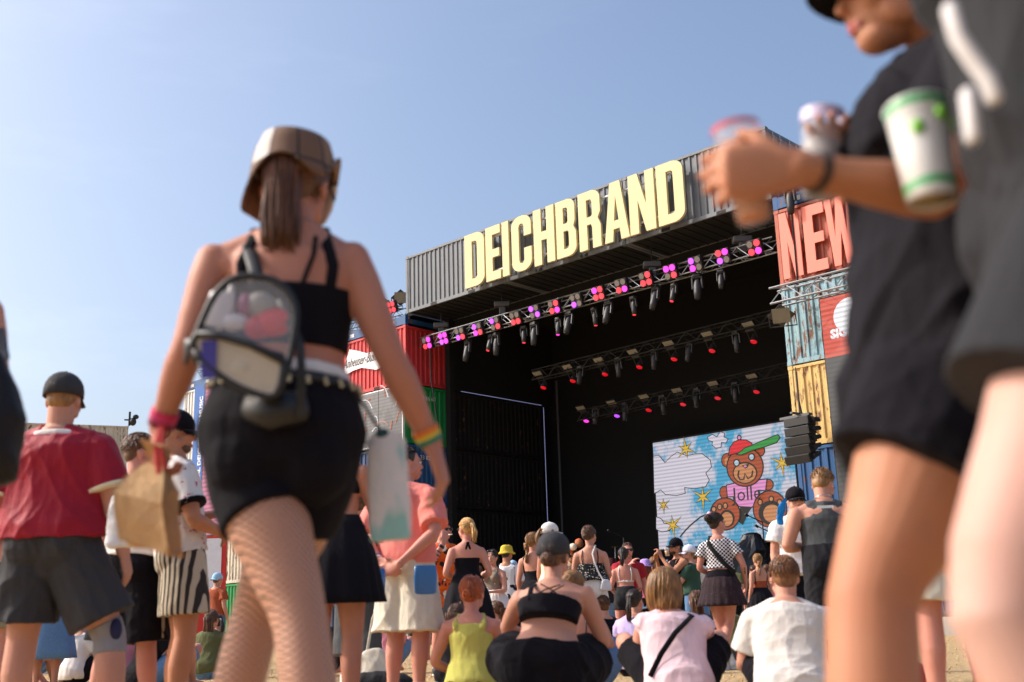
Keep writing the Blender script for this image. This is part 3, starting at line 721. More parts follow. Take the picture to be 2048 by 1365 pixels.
def inked(name, p, mat, lay, w=9): art(name + '_outline', [grow(p, w)], BLK, lay); art(name, [p], mat, lay + 1)
def stroke(pts, w, lay, name='line'):
    pts = [V(p) for p in pts]; Lh, Rh = [], []
    for i, p in enumerate(pts):
        t = (pts[min(i + 1, len(pts) - 1)] - pts[max(i - 1, 0)]).normalized(); q = V((-t.y, t.x)) * w / 2; Lh.append(tuple(p + q)); Rh.append(tuple(p - q))
    art(name, [Lh + Rh[::-1]], BLK, lay)
def star(cx, cy, r, rot, arms=6):
    p = []
    for i in range(arms * 2):
        a = rot + math.pi * i / arms; q = r * (1 if i % 2 == 0 else .26) * (1 + (.25 if i % 4 == 0 else -.1)); p.append((cx + q * math.cos(a) * .8, cy + q * math.sin(a)))
    return p
inked('cloud', [(118, 400), (160, 390), (215, 455), (270, 400), (320, 365), (400, 395), (470, 380), (530, 378), (600, 430), (608, 490), (560, 540), (590, 600), (560, 655), (470, 670), (380, 660), (385, 712), (310, 730), (220, 720), (180, 680), (126, 712)], WH, 1, 6)
inked('cloud', [(582, 235), (620, 215), (660, 235), (690, 190), (722, 205), (715, 235), (750, 250), (735, 280), (695, 275), (690, 320), (650, 325), (620, 300), (625, 270), (590, 260)], WH, 1, 6)
inked('cloud', [(142, 915), (185, 935), (205, 972), (290, 980), (250, 1030), (190, 1040), (142, 1018)], WH, 1, 6)
for cx, cy, r_, ro in ((395, 335, 85, .3), (540, 745, 95, 1.5), (205, 815, 58, 1.5), (285, 985, 90, 1.4), (1215, 455, 100, 1.4)): inked('star', star(cx, cy, r_, ro), YE, 4, 5)
stroke([(345, 1085), (390, 1030), (440, 980), (520, 915), (600, 880), (660, 870)], 13, 3, 'curve')
inked('bear_ear', circ(748, 432, 42, 55), BR, 5); inked('bear_ear', circ(1030, 350, 34, 42), BR, 5); art('ear_inside', [circ(748, 440, 20, 34)], TAN, 7)
inked('bear_arm', circ(722, 705, 32, 48), BR, 5); inked('bear_arm', circ(1100, 640, 38, 42), BR, 5)
inked('bear_shirt', [(748, 648), (830, 628), (905, 660), (985, 605), (1085, 597), (1075, 688), (1012, 682), (1022, 790), (960, 828), (818, 820), (808, 738), (757, 740)], PK, 8)
art('black_gap', [[(860, 830), (960, 838), (935, 875), (885, 985), (850, 960)]], BLK, 7)  # black shape drawn between the bear's legs
inked('bear_leg', circ(735, 890, 122, 132), BR, 10, 11); art('pad_outline', [circ(752, 930, 66, 76)], BLK, 12); art('pad', [circ(752, 934, 50, 60)], TAN, 13)
inked('bear_leg', circ(1118, 848, 138, 150), BR, 10, 11); art('pad_outline', [circ(1128, 880, 108, 104)], BLK, 12); art('pad', [circ(1136, 886, 74, 76)], TAN, 13)
for cx, cy in ((640, 850), (690, 830), (738, 820), (1035, 790), (1130, 762), (1200, 788)): art('toe_outline', [circ(cx, cy, 25, 30, 14)], BLK, 12); art('toe', [circ(cx, cy, 14, 19, 14)], TAN, 13)
inked('bear_head', circ(908, 490, 150, 160), BR, 14, 11)
art('muzzle_outline', [circ(908, 540, 106, 94)], BLK, 16); art('muzzle', [circ(908, 542, 95, 82)], TAN, 17)
stroke([(858, 520), (850, 565), (868, 600), (900, 595), (908, 545), (935, 590), (968, 570), (975, 520)], 14, 18, 'mouth'); art('nose', [[(880, 478), (945, 462), (935, 492), (912, 505)]], BLK, 18); art('nose_tip', [circ(912, 484, 14, 9, 12)], PK, 19)
for cx, cy in ((838, 455), (966, 405)): art('eye_outline', [circ(cx, cy, 30, 33)], BLK, 18); art('eye', [circ(cx, cy, 19, 22)], PB, 19)
inked('cap', [(775, 385), (785, 330), (815, 285), (860, 262), (920, 265), (965, 290), (975, 320), (880, 360)], RD, 20)
inked('cap_pompom', circ(862, 240, 12, 15, 12), PK, 20); inked('cap_visor', [(850, 382), (910, 335), (1000, 298), (1100, 255), (1190, 220), (1207, 240), (1180, 280), (1080, 315), (980, 345), (880, 384)], GRN, 22)
a_, b_ = zp(815, 785), zp(1010, 755); fm = front_mtx(a_[0], NSC - .19, a_[1])
kid(text_obj('word_on_shirt', 'Jolle', (zp(815, 655)[1] - a_[1]) * 1.3, BLK, fm @ M.Rotation(R(-1), 4, 'Z'), ext=.002, sx=.98), scr)
# right LED poster screen
sl = on_front(1637, 600, -.16)[0]; zr1 = on_front(1637, 598, -.16)[1]; zr0 = on_front(1647, 718, -.16)[1]
scr2 = empty('led_screen', S(sl + 2, -.16, 8)); tag(scr2, 'tall video screen with red top and charcoal lower part on the right wing', 'video screen')
m = MB(); m.add([S(s_, n_, z_) for z_ in (2.8, zr1) for n_ in (-.15, -.02) for s_ in (sl, sl + 4.6)], [(0, 2, 3, 1), (4, 5, 7, 6), (0, 1, 5, 4), (2, 6, 7, 3), (0, 4, 6, 2), (1, 3, 7, 5)]); kid(m.build('cabinet', BLACK, fixn=True), scr2)
m = MB(); m.add([S(s_, -.158, z_) for z_ in (zr0, zr1 - .04) for s_ in (sl + .03, sl + 4.57)], [(0, 1, 3, 2)]); kid(m.build('red_picture', led('screen_salmon', 'e5553f', strength=.62)), scr2)
m = MB(); m.add([S(s_, -.158, z_) for z_ in (2.85, zr0) for s_ in (sl + .03, sl + 4.57)], [(0, 1, 3, 2)]); kid(m.build('grey_picture', led('screen_charcoal', '4a4a4a', strength=.55)), scr2)
TW = led('screen_text_white', 'f0eef2', strength=.75)
def wtext(px, py, pyt, body, n, mat, root, bold=.02, sx=1.0, name='lettering'):
    s_, z_ = on_front(px, py, n); h = on_front(px, pyt, n)[1] - z_
    kid(text_obj(name, body, h * 1.38, mat, front_mtx(s_, n, z_), ext=.002, bold=bold, sx=sx), root)
wtext(1662, 678, 660, 'SIGN', -.165, TW, scr2); wtext(1692, 900, 883, 'TI', -.165, TW, scr2); wtext(1694, 932, 914, 'FI', -.165, TW, scr2)
m = MB(); m.poly([circ(0, 0, 1, 1, 24)], lambda x, y: S(on_front(1700, 630, -.17)[0] + x * .55, -.168, on_front(1700, 630, -.17)[1] + y * .55)); kid(m.build('round_emblem', TW), scr2)
# left LED screen
sr_ = on_front(805, 775, -.12)[0]; zl1 = on_front(805, 769, -.12)[1]; zl0 = on_front(805, 884, -.12)[1]; sl_ = on_front(690, 800, -.12)[0] - 1.5
scr3 = empty('led_screen', S(sr_ - 2, -.12, 8)); tag(scr3, 'grey video screen with orange outlines and a white frame on the left wing', 'video screen')
m = MB(); m.add([S(s_, n_, z_) for z_ in (zl0, zl1) for n_ in (-.12, -.01) for s_ in (sl_, sr_)], [(0, 2, 3, 1), (4, 5, 7, 6), (0, 1, 5, 4), (2, 6, 7, 3), (0, 4, 6, 2), (1, 3, 7, 5)]); kid(m.build('frame', WHT, fixn=True), scr3)
m = MB(); m.add([S(s_, -.125, z_) for z_ in (zl0 + .05, zl1 - .05) for s_ in (sl_ + .05, sr_ - .05)], [(0, 1, 3, 2)]); kid(m.build('picture', led('screen_grey', '8d8583', '746d6c', .9, .55)), scr3)
OR = led('screen_orange', 'd8764e', strength=.6); rg = random.Random(5)
for j in range(14):
    cx, cz = sr_ - .4 - 2.6 * rg.random(), zl0 + .5 + (zl1 - zl0 - .8) * rg.random(); a = rg.random() * 3; L = .15 + .5 * rg.random()
    m = MB(); pts = [S(cx + L * t * math.cos(a) - .2 * t * t, -.13 - j * .001, cz + L * t * math.sin(a) + .15 * math.sin(3 * t)) for t in (0, .25, .5, .75, 1)]
    m.tube(pts, .02, n=4); kid(m.build('drawn_line', [OR, TW][j % 3 == 0]), scr3)
m = MB()
m.add([S(s_, -.135, z_) for z_ in (zl0 + .1, zl1) for s_ in (sr_ - 1.6, sr_ - 1.575)], [(0, 1, 3, 2)]); kid(m.build('seam', BLACK), scr3)
# white drink banner on the red container
bn = empty('banner', S(-3, -.03, ZB - 2)); tag(bn, 'white flag shaped beer banner with black script on the red container', 'banner')
def c1(x, y, n): return on_front(660 + x / 3.25, 480 + y / 3.25, n)
m = MB(); loop = [c1(*p, -.035) for p in [(72, 898), (125, 712), (180, 722), (240, 738), (320, 715), (422, 622), (395, 800), (300, 845), (205, 832), (150, 850)]]
m.poly([loop], lambda s_, z_: S(s_, -.035, z_), .02, NF); kid(m.build('cloth', plain('banner_white', 'e6e4e8', .7, var=.03), fixn=True), bn)
s_, z_ = c1(85, 835, -.05); e = c1(330, 760, -.05); sh = M.Identity(4); sh[0][1] = .35; 
kid(text_obj('script', 'Anheuser-Busch', .62, plain('ink_black', '161618', .6), front_mtx(s_, -.045, z_ - .05) @ sh, ext=.002, sx=.62), bn)
# vertical blue banner, pink screen, stripes on the outer left stack
sb0, sb1 = on_front(389, 800, -.06)[0], on_front(409, 800, -.06)[0]; zt_, zb_ = on_front(398, 772, -.06)[1], 1.5
bn2 = empty('banner', S(sb0, -.06, 5)); tag(bn2, 'tall narrow blue banner with white upright lettering on the outer left stack', 'banner')
m = MB(); m.add([S(s_, n_, z_) for z_ in (zb_, zt_) for n_ in (-.06, -.03) for s_ in (sb0, sb1)], [(0, 2, 3, 1), (4, 5, 7, 6), (0, 1, 5, 4), (2, 6, 7, 3), (0, 4, 6, 2), (1, 3, 7, 5)]); kid(m.build('cloth', plain('banner_blue', '2b5fa6', .7, var=.05), fixn=True), bn2)
ps, pz = on_front(399, 902, -.07)
kid(text_obj('lettering', 'INTERNATIONAL DEICHBRAND MUSIC', .42, plain('print_white', 'e8e8ec', .6), front_mtx(sb1 - .16, -.066, zt_ - 7.4) @ M.Rotation(math.pi / 2, 4, 'Z'), ext=.002, bold=.012, sx=.92), bn2)
sp0, sp1 = on_front(410, 800, -.1)[0], on_front(470, 790, -.1)[0]
scr4 = empty('led_screen', S(sp0, -.1, 8)); tag(scr4, 'pink striped video screen beside the blue banner on the outer left stack', 'video screen')
m = MB(); m.add([S(s_, n_, z_) for z_ in (5.5, zt_) for n_ in (-.1, -.02) for s_ in (sp0, sp1)], [(0, 2, 3, 1), (4, 5, 7, 6), (0, 1, 5, 4), (2, 6, 7, 3), (0, 4, 6, 2), (1, 3, 7, 5)]); kid(m.build('cabinet', BLACK, fixn=True), scr4)
m = MB(); m.add([S(s_, -.106, z_) for z_ in (5.55, zt_ - .05) for s_ in (sp0 + .03, sp1 - .03)], [(0, 1, 3, 2)]); kid(m.build('picture', led('screen_pink_stripe', 'd86f96', strength=.62, lines=14, dark=.55)), scr4)
# sign board low on the left, lamp on the far tower
q, d, zt2 = TOWER
flp = V((q.x, q.y, zt2 + .35)); m = MB(); m.tube([flp - d * .3, flp + d * .3], .05); m.tube([flp + V((0, 0, -.35)), flp + V((0, 0, .5))], .07); o = m.build('tower_light', DARKM, origin=flp)
m = MB(); m.ell(d * .2 + V((0, 0, -.1)), (.2, .2, .25)); m.ell(d * .35 + V((0, 0, .2)), (.18, .18, .15)); m.build('lamp_housing', DARKM, o); tag(o, 'dark lamp cluster on top of the far tower of containers', 'flood light')
p0 = W(328, 1150, 25); wv = W(368, 1150, 25) - p0; zt3 = W(328, 1085, 25).z
bd = empty('sign_board', (p0.x, p0.y, 0)); tag(bd, 'red sign board with white speech bubble lettering behind the crowd', 'sign')
m = MB(); m.box((-.06, 0, .3), (wv.x + .9, .06, zt3 + .1)); m.build('board', plain('board_red', 'c9302c', .6), bd)
m = MB(); m.box((.1, -.012, .5 + CAM_Z + .5), (wv.x + .8, -.002, zt3 + .05)); m.build('bubble', plain('print_white', 'e8e8ec', .6), bd)
PUR = plain('print_purple', '3a2a6a', .6)
fmx = M(((1, 0, 0, .15), (0, 0, -1, -.02), (0, 1, 0, W(328, 1113, 25).z), (0, 0, 0, 1)))
text_obj('lettering', 'ALL', .33, PUR, fmx, bd, ext=.002, bold=.015); text_obj('lettering', 'SUP', .33, PUR, M.Translation((-.03, 0, -.36)) @ fmx, bd, ext=.002, bold=.015)
# stage clutter: mic stands, drum kit, covered rack
def mic(px, py, n, H, label):
    s_, z_ = on_front(px, py, n); p = S(s_, n, 1.9); root = empty('mic_stand', p); tag(root, label, 'mic stand')
    m = MB(); m.tube([(0, 0, 0), (0, 0, H)], .025); m.tube([(-.3, 0, 0), (0, 0, .25), (.3, 0, 0)], .015); m.build('pole', DARKM, root)
    m = MB(); m.tube([(0, 0, H), (-.5, -.2, H + .22)], .02); m.tube([(-.5, -.2, H + .2), (-.6, -.24, H + .27)], .045); m.build('boom', DARKM, root)
mic(1525, 1048, 2.2, max(1.2, on_front(1525, 1045, 2.2)[1] - 1.9), 'tall black microphone stand before the video screen'); mic(1545, 1075, 3, 1.5, 'short microphone stand right of the tall one'); mic(1247, 1075, 3, max(1, on_front(1247, 1075, 3)[1] - 1.9), 'microphone stand above the drum kit')
s_, z_ = on_front(1215, 1105, 4); root = empty('drum_kit', S(s_, 4, 1.9)); tag(root, 'drum kit with chrome stands in the dark at the back of the stage', 'drum kit')
for x, y, z, r_, h in ((0, 0, .35, .35, .45), (-.6, .2, .6, .25, .35), (.55, .2, .75, .22, .3), (.15, .1, .95, .2, .25)):
    m = MB(); m.loft([(x, y, z), (x, y, z + h)], [r_, r_], n=18, dome=0); m.build('drum', plain('drum_shell', '5a1f22', .3), root)
for x, z in ((-.8, 1.35), (.75, 1.4), (.3, 1.6)):
    m = MB(); m.loft([(x, 0, z), (x, 0, z + .03)], [.28, .05], n=18, dome=0); m.build('cymbal', plain('brass', 'c9a45a', .25, .9), root)
    m = MB(); m.tube([(x, .0, 0), (x, 0, z)], .02); m.build('cymbal_stand', STEEL, root)
s_, z_ = on_front(1500, 1080, 1.5); H = z_ + .0
m = MB(); rg = random.Random(2); m.loft([S(s_, 1.5, 1.85), S(s_, 1.5, H * .8), S(s_ + .1, 1.5, H - .3), S(s_ + .1, 1.5, H)], [(.75, .5), (.7, .45), (.55, .4), (.35, .25)], n=20, wob=lambda j, th: 1 + .13 * math.sin(3 * th + j) + .08 * math.sin(7 * th))
tag(m.build('covered_equipment', plain('black_plastic', '17171a', .22), smooth=False), 'equipment wrapped in shiny black plastic at the stage edge', 'cover')
s_, z_ = on_front(1150, 1100, .6); root = empty('garland_pole', S(s_, .6, 1.9)); tag(root, 'pole wound with a garland of orange and white plush balls on the stage', 'decoration')
zt4 = on_front(1150, 1090, .6)[1] - 1.9
m = MB(); m.tube([(0, 0, 0), (0, 0, max(1.2, zt4))], .05); m.build('pole', DARKM, root)
for i in range(16):
    a = i * 1.3; m = MB(); m.ell((.2 * math.cos(a), .2 * math.sin(a), .2 + i * max(1.2, zt4) / 16), (.15, .15, .13), n=8, m=6); m.build('plush_ball', plain(['plush_orange', 'plush_white', 'plush_brown'][i % 3], ['d0673a', 'e6dccb', '8a5a3c'][i % 3], .9), root, smooth=True)
# ================================================================== PEOPLE
SKIN = {'fair': skin_mat('skin_fair', 'c48e78'), 'tan': skin_mat('skin_tan', 'b57e60'), 'pink': skin_mat('skin_pink', 'c68977', .5), 'warm': skin_mat('skin_warm', 'b67c66'), 'pale': skin_mat('skin_pale', 'c79f92')}
def lerp(a, b, t): return a + (b - a) * t
def prof(P, t):
    if t <= P[0][0]: return P[0][1:]
    for a, b in zip(P, P[1:]):
        if t <= b[0]:
            k = (t - a[0]) / (b[0] - a[0]); k = k * k * (3 - 2 * k) * .5 + k * .5
            return tuple(lerp(x, y, k) for x, y in zip(a[1:], b[1:]))
    return P[-1][1:]
TOR_F = [(-.12, .10, .085, -.005), (-.02, .165, .112, -.018), (.08, .174, .118, -.022), (.22, .155, .102, -.006), (.40, .122, .084, .004), (.56, .128, .09, .006), (.72, .142, .10, .006), (.86, .150, .085, -.004), (.95, .11, .066, -.012), (1.03, .062, .056, -.012)]
TOR_M = [(-.12, .10, .09, 0), (-.02, .155, .11, -.012), (.08, .160, .112, -.014), (.22, .150, .104, -.002), (.40, .143, .10, .004), (.56, .155, .105, .006), (.72, .172, .112, .004), (.86, .178, .094, -.006), (.95, .125, .072, -.014), (1.03, .068, .062, -.012)]
ARM_F = [(-.08, .044, .042), (0, .047, .046), (.12, .049, .049), (.3, .043, .043), (.44, .037, .037), (.5, .035, .034), (.58, .039, .036), (.7, .036, .032), (.85, .028, .024), (1, .025, .019)]
ARM_M = [(-.08, .054, .052), (0, .057, .055), (.12, .058, .058), (.3, .053, .052), (.44, .045, .045), (.5, .042, .041), (.58, .047, .043), (.7, .043, .038), (.85, .033, .028), (1, .030, .022)]
LEG_F = [(-.05, .085, .09), (.05, .09, .096), (.2, .084, .09), (.36, .067, .07), (.47, .055, .058), (.53, .052, .056), (.62, .053, .058), (.70, .052, .057), (.82, .040, .042), (.95, .032, .035), (1, .033, .036)]
LEG_M = [(-.05, .085, .09), (.05, .088, .096), (.2, .083, .09), (.36, .068, .072), (.47, .058, .06), (.53, .055, .058), (.62, .056, .060), (.70, .055, .061), (.82, .043, .045), (.95, .036, .038), (1, .036, .038)]
class Person:
    """one figure; joints J are in its own frame: x its right, y where it faces, z up"""
    def __init__(s, label, loc, H=1.7, yaw=0.0, sex='f', skin='fair', fat=1.0, vox=.012, pose=None, look=(0, 0, 0), group=None, hands=None, scale_j=True, headsc=1.0, legs=True):
        s.k = H / 1.7; s.sex = sex; s.fat = fat; s.vox = vox; k = s.k; s.skin = SKIN[skin]; s.label = label; s.group = group
        s.rot = M.Rotation(R(-yaw), 4, 'Z')
        w = .158 if sex == 'f' else .183
        J = dict(P=(0, 0, .93), N=(0, -.01, 1.43), C=(0, .02, 1.585), hL=(-.085, 0, .90), hR=(.085, 0, .90), kL=(-.095, .02, .49), kR=(.095, .02, .49), aL=(-.1, -.02, .08), aR=(.1, -.02, .08), sL=(-w, -.01, 1.352), sR=(w, -.01, 1.352), eL=(-w - .05, -.03, 1.10), eR=(w + .05, -.03, 1.10), wL=(-w - .06, .05, .87), wR=(w + .06, .05, .87), tL=None, tR=None)
        J.update(pose or {})
        s.J = {a: (V(b) * (k if scale_j else 1) if b is not None else None) for a, b in J.items()}
        s.loc = V(loc); s.hands = hands or {}; s.hk = k ** .5 * headsc
        J = s.J; s.up = (J['N'] - J['P']).normalized(); s.hs = (J['hR'] - J['hL']).normalized(); s.ss = (J['sR'] - J['sL']).normalized()
        s.fwd = s.up.cross((s.hs + s.ss).normalized()).normalized()
        q = M.Rotation(R(-look[0]), 3, 'Z')
        f = q @ s.fwd; f.z = 0; f = f.normalized() if f.length > .1 else V((0, 1, 0)); r = f.cross(V((0, 0, 1))); 
        f = M.Rotation(R(look[1]), 3, r) @ f; u = r.cross(f); Q = M.Rotation(R(look[2]), 3, f); s.hr, s.hf, s.hu = Q @ r, f, Q @ u
        s.TOR = TOR_F if sex == 'f' else TOR_M; s.ARM = ARM_F if sex == 'f' else ARM_M; s.LEG = LEG_F if sex == 'f' else LEG_M
        s.root = None; s.haslegs = legs
        s.body()
    # ---- torso surface
    def tor(s, t, infl=0.0):
        J = s.J; L = (J['N'] - J['P']).length; a, b, o = prof(s.TOR, t); k = s.k
        sd = s.hs.lerp(s.ss, max(0, min(1, t))).normalized(); up = s.up; sd = (sd - up * sd.dot(up)).normalized(); f = up.cross(sd)
        bend = math.sin(max(0, min(1, t)) * math.pi) * getattr(s, 'bend', 0.0)
        c = J['P'] + (J['N'] - J['P']) * t + f * ((o - bend) * k)
        fa = s.fat if t < .9 else 1
        return c, sd, f, a * k * fa + infl, b * k * fa + infl
    def surf(s, t, phi, infl=.006):
        c, sd, f, a, b = s.tor(t, infl); return c + sd * (a * math.cos(R(phi))) + f * (b * math.sin(R(phi)))
    def torso(s, mb, t0, t1, infl=0.0, loose=0.0, n=28, m=12, flare=0.0, hem=False, dome=(0, 0), tops=None):
        pts, rad, sd = [], [], []
        mx = max(q[1] for q in s.TOR) * s.k * s.fat; mb_ = max(q[2] for q in s.TOR) * s.k * s.fat
        ts = [lerp(t0, t1, i / (m - 1)) for i in range(m)]
        if hem:
            for tt, q in ((t0 + .14, .72), (t0 + .02, .86)):
                c, d, f, a, b = s.tor(t0); c2 = s.tor(tt)[0]; pts.append(c2); rad.append(((lerp(a, mx * .98, loose * .8) + infl + flare) * q, (lerp(b, mb_ * .98, loose * .8) + infl + flare) * q)); sd.append(d)
        for t in ts:
            c, d, f, a, b = s.tor(t); lo = loose * (1 if t < .75 else max(0, (1 - t) * 4)); fl = flare * max(0, 1 - (t - t0) / .5)
            a = lerp(a, max(a, mx * .98), lo) + infl + fl; b = lerp(b, max(b, mb_ * .98), lo) + infl + fl * getattr(s, 'flb', 1.0)
            if tops:
                aa = prof(tops, t)[0]; a = min(a, aa * s.k * 1.0) if aa < 1 else a
            pts.append(c); rad.append((a, b)); sd.append(d)
        mb.loft(pts, rad, side=sd, n=n, dome=dome)
    def limb(s, mb, which, t0, t1, infl=0.0, n=12, m=None, flare=0.0, hem=False, dome=(1, 1), loose=0.0):
        n = max(n, 24 if s.vox < .007 else 16)
        """which: 'aL' arm, 'lL' leg; t 0..1 along the two bones"""
        J = s.J; X = which[1]
        if which[0] == 'a': A, B, C, PR = J['s' + X], J['e' + X], J['w' + X], s.ARM
        else: A, B, C, PR = J['h' + X], J['k' + X], J['a' + X], s.LEG
        def pos(t):
            # rounded bend
            def raw(t): return A + (B - A) * (t * 2) if t < .5 else B + (C - B) * (t * 2 - 1)
            return (raw(max(-.1, t - .03)) + raw(t) + raw(min(1.02, t + .03))) / 3
        m = m or max(4, int((t1 - t0) * 16)); pts, rad, sd = [], [], []
        d1, d2 = (B - A).normalized(), (C - B).normalized(); ax = d1.cross(d2)
        side = s.hs if which[0] == 'l' else (ax.normalized() if ax.length > .15 else s.fwd)
        fk = s.fat if which[0] == 'l' else (s.fat + 1) / 2
        r0 = [x * s.k * fk for x in prof(PR, t0)]
        ts = [lerp(t0, t1, i / (m - 1)) for i in range(m)]
        for t in ts:
            a, b = [x * s.k * fk for x in prof(PR, t)]
            a = lerp(a, max(a, r0[0]), loose); b = lerp(b, max(b, r0[1]), loose)
            fl = flare * (t - t0) / max(1e-6, t1 - t0)
            p = pos(t)
            if which[0] == 'l' and t > .5: p = p - s.fwd * (.012 * s.k * math.sin((t - .5) * 2 * math.pi))
            pts.append(p); rad.append((a + infl + fl, b + infl + fl)); sd.append(side)
        if hem:
            e = (pts[-1] - pts[-2]).normalized(); a, b = rad[-1]
            pts += [pts[-1] - e * .004, pts[-1] - e * .06]; rad += [(a * .84, b * .84), (a * .7, b * .7)]; sd += [side, side]
        mb.loft(pts, rad, side=sd, n=n, dome=(dome[0], 0 if hem else dome[1]))
    def hand(s, mb, X, infl=0.0):
        J = s.J; w = J['w' + X]; h = s.hands.get(X, {}); k = s.k * (1.0 if s.sex == 'f' else 1.1)
        d = V(h['d']).normalized() if 'd' in h else (w - J['e' + X]).normalized()
        n0 = V(h['n']) if 'n' in h else (-s.ss if X == 'R' else s.ss)      # palm faces the thigh
        n = (n0 - d * n0.dot(d)).normalized(); c = d.cross(n); 
        th = c if (c.dot(s.fwd) > 0) else -c
        if 'th' in h: th = c * h['th']
        curl = h.get('curl', 22); fs = h.get('spread', .0); g = .9 if s.vox < .005 else 1 if s.vox < .0085 else 1.12
        mb.loft([w - d * .015 * k, w + d * .025 * k, w + d * .06 * k, w + d * .088 * k], [(.027 * k, .019 * k), (.036 * k, .017 * k), (.041 * k, .0155 * k), (.039 * k, .013 * k)], side=c, n=12)
        for i, (off, L) in enumerate(((1.5, .076), (.5, .086), (-.5, .080), (-1.5, .063))):
            p = w + d * (.085 - .004 * abs(off)) * k + th * off * .0205 * k; dd = (d + th * off * fs).normalized(); pts = [p - dd * .012 * k]; ang = 0
            ax = dd.cross(n)
            cu = h.get('curls', [curl] * 4)[i]
            for q in (.45, .32, .27):
                pts.append(p); ang += cu; dv = M.Rotation(R(ang), 3, ax) @ dd; p = p + dv * (L * q * k)
            pts.append(p); mb.loft(pts, [.0085 * k * g, .0088 * k * g, .0082 * k * g, .0075 * k * g, .0065 * k * g], n=8)
        p = w + d * .022 * k + th * .026 * k; t1 = (d * .62 + th * (.75 if not curl > 45 else .45) + n * h.get('thn', .35)).normalized(); t2 = (t1 + d * .5 + n * (.1 + curl / 60)).normalized()
        mb.loft([p - t1 * .02 * k, p, p + t1 * .034 * k, p + t1 * .034 * k + t2 * .028 * k], [.013 * k, .0125 * k, .0105 * k, .0085 * k], n=8)
    def hp(s, x, y, z): return s.J['C'] + (s.hr * x + s.hf * y + s.hu * z) * s.hk
    def hell(s, mb, c, r, n=14, m=9): mb.ell(s.hp(*c), [q * s.hk for q in r], (s.hr, s.hf, s.hu), n, m)
    def body(s):
        mb = MB(); J = s.J; k = s.k
        s.torso(mb, -.12, 1.03, m=16, dome=(1, 0))
        for X, sg in (('L', -1), ('R', 1)):
            c, sd, f, a, b = s.tor(.02)
            mb.ell(J['h' + X] * .6 + c * .4 + sd * sg * .025 * k - f * .05 * k - s.up * .01 * k, (.085 * k * s.fat, .082 * k * s.fat, .095 * k * s.fat), (sd, f, s.up))
            if s.sex == 'f':
                c, sd, f, a, b = s.tor(.70); mb.ell(c + sd * sg * .07 * k + f * (b * .82), (.058 * k, .055 * k, .058 * k), (sd, f, s.up))
            sh = J['s' + X]; c = s.tor(.98)[0]
            r = .040 * k if s.sex == 'f' else .049 * k
            mb.loft([c + s.up * .012 * k, c.lerp(sh, .5), sh - s.up * .012 * k], [r, r, r * 1.02], n=12, dome=(1, .6))
            c2 = s.tor(.78)[0]; mb.loft([c2.lerp(sh, .35), sh - s.up * .02 * k], [r * 1.5, r * 1.2], n=12)
            s.limb(mb, 'a' + X, .0, 1.0, dome=(.7, 1)); s.hand(mb, X)
            if s.haslegs:
                s.limb(mb, 'l' + X, -.04, 1.0, m=18)
                a_ = J['a' + X]; t = J['t' + X]; t = t if t is not None else V((a_.x + sg * .03 * k, a_.y + .15 * k, .03 * k)); J['t' + X] = t
                fd = (t - a_); fd.z = 0; fd = fd.normalized()
                mb.loft([a_ - fd * .045 * k - V((0, 0, .035 * k)), a_ + fd * .02 * k - V((0, 0, .03 * k)), a_.lerp(t, .6), t], [(.03 * k, .036 * k), (.034 * k, .042 * k), (.042 * k, .03 * k), (.035 * k, .02 * k)], side=V((-fd.y, fd.x, 0)), n=12)
        nk = .05 if s.sex == 'f' else .06
        mb.loft([J['N'] - s.up * .05 * k, J['N'] + s.up * .01, s.hp(0, -.025, -.055), s.hp(0, -.015, .0)], [nk * 1.25 * k, nk * k, nk * k, nk * k * .95], n=14)
        s.hell(mb, (0, -.014, .03), (.074, .093, .085), 18, 12); s.hell(mb, (0, .032, -.03), (.058, .058, .08)); s.hell(mb, (0, .05, -.088), (.038, .036, .028)); s.hell(mb, (0, .072, .022), (.052, .022, .016))
        for sg in (-1, 1):
            s.hell(mb, (sg * .04, .055, -.025), (.024, .03, .03)); s.hell(mb, (sg * .076, -.012, -.012), (.010, .021, .031)); s.hell(mb, (sg * .05, .015, -.06), (.018, .04, .03))
        mb.loft([s.hp(0, .082, .012), s.hp(0, .093, -.015), s.hp(0, .102, -.031)], [.009 * s.hk, .0105 * s.hk, .0125 * s.hk], n=8)
        s.hell(mb, (0, .083, -.062), (.022, .010, .007)); s.hell(mb, (0, .081, -.074), (.019, .010, .008))
        s.root = mb.build('person', s.skin, None, smooth=True, vox=s.vox, sm=3 if s.vox > .005 else 2)
        s.root.matrix_world = M.Translation(s.loc) @ s.rot
        tag(s.root, s.label, 'person', s.group)
    def add(s, mb, name, mat, vox=None, sm=3, disp=0.0, **kw):
        o = mb.build(name, mat, None, smooth=True, vox=vox, sm=sm, disp=disp, **kw); o.parent = s.root; return o
    def g(s, mb, name, mat, disp=.018, sm=4, f=1.0): return s.add(mb, name, mat, s.vox * f, sm, disp * s.k)
    # ---- clothing
    def shirt(s, mat, hem=-.02, sleeve=.3, loose=.6, infl=.02, name='t_shirt', disp=.02, flare=.02, top=.97, trim=None):
        mb = MB(); s.torso(mb, hem, top, infl=infl * s.k, loose=loose, hem=True, flare=flare)
        r = (.040 if s.sex == 'f' else .049) * s.k + infl * .7
        for X in 'LR':
            sh = s.J['s' + X]; c = s.tor(.97)[0]
            mb.loft([c.lerp(sh, .22) + s.up * .004, c.lerp(sh, .6), sh - s.up * .012 * s.k], [r * .92, r, r * 1.02], n=12, dome=(.3, .6))
            c2 = s.tor(.76)[0]; mb.loft([c2.lerp(sh, .35), sh - s.up * .02 * s.k], [r * 1.5, r * 1.25], n=12)
            if sleeve: s.limb(mb, 'a' + X, .0, sleeve, infl=infl * .9, flare=.02 * s.k, hem=True, loose=.5, dome=(.5, 0))
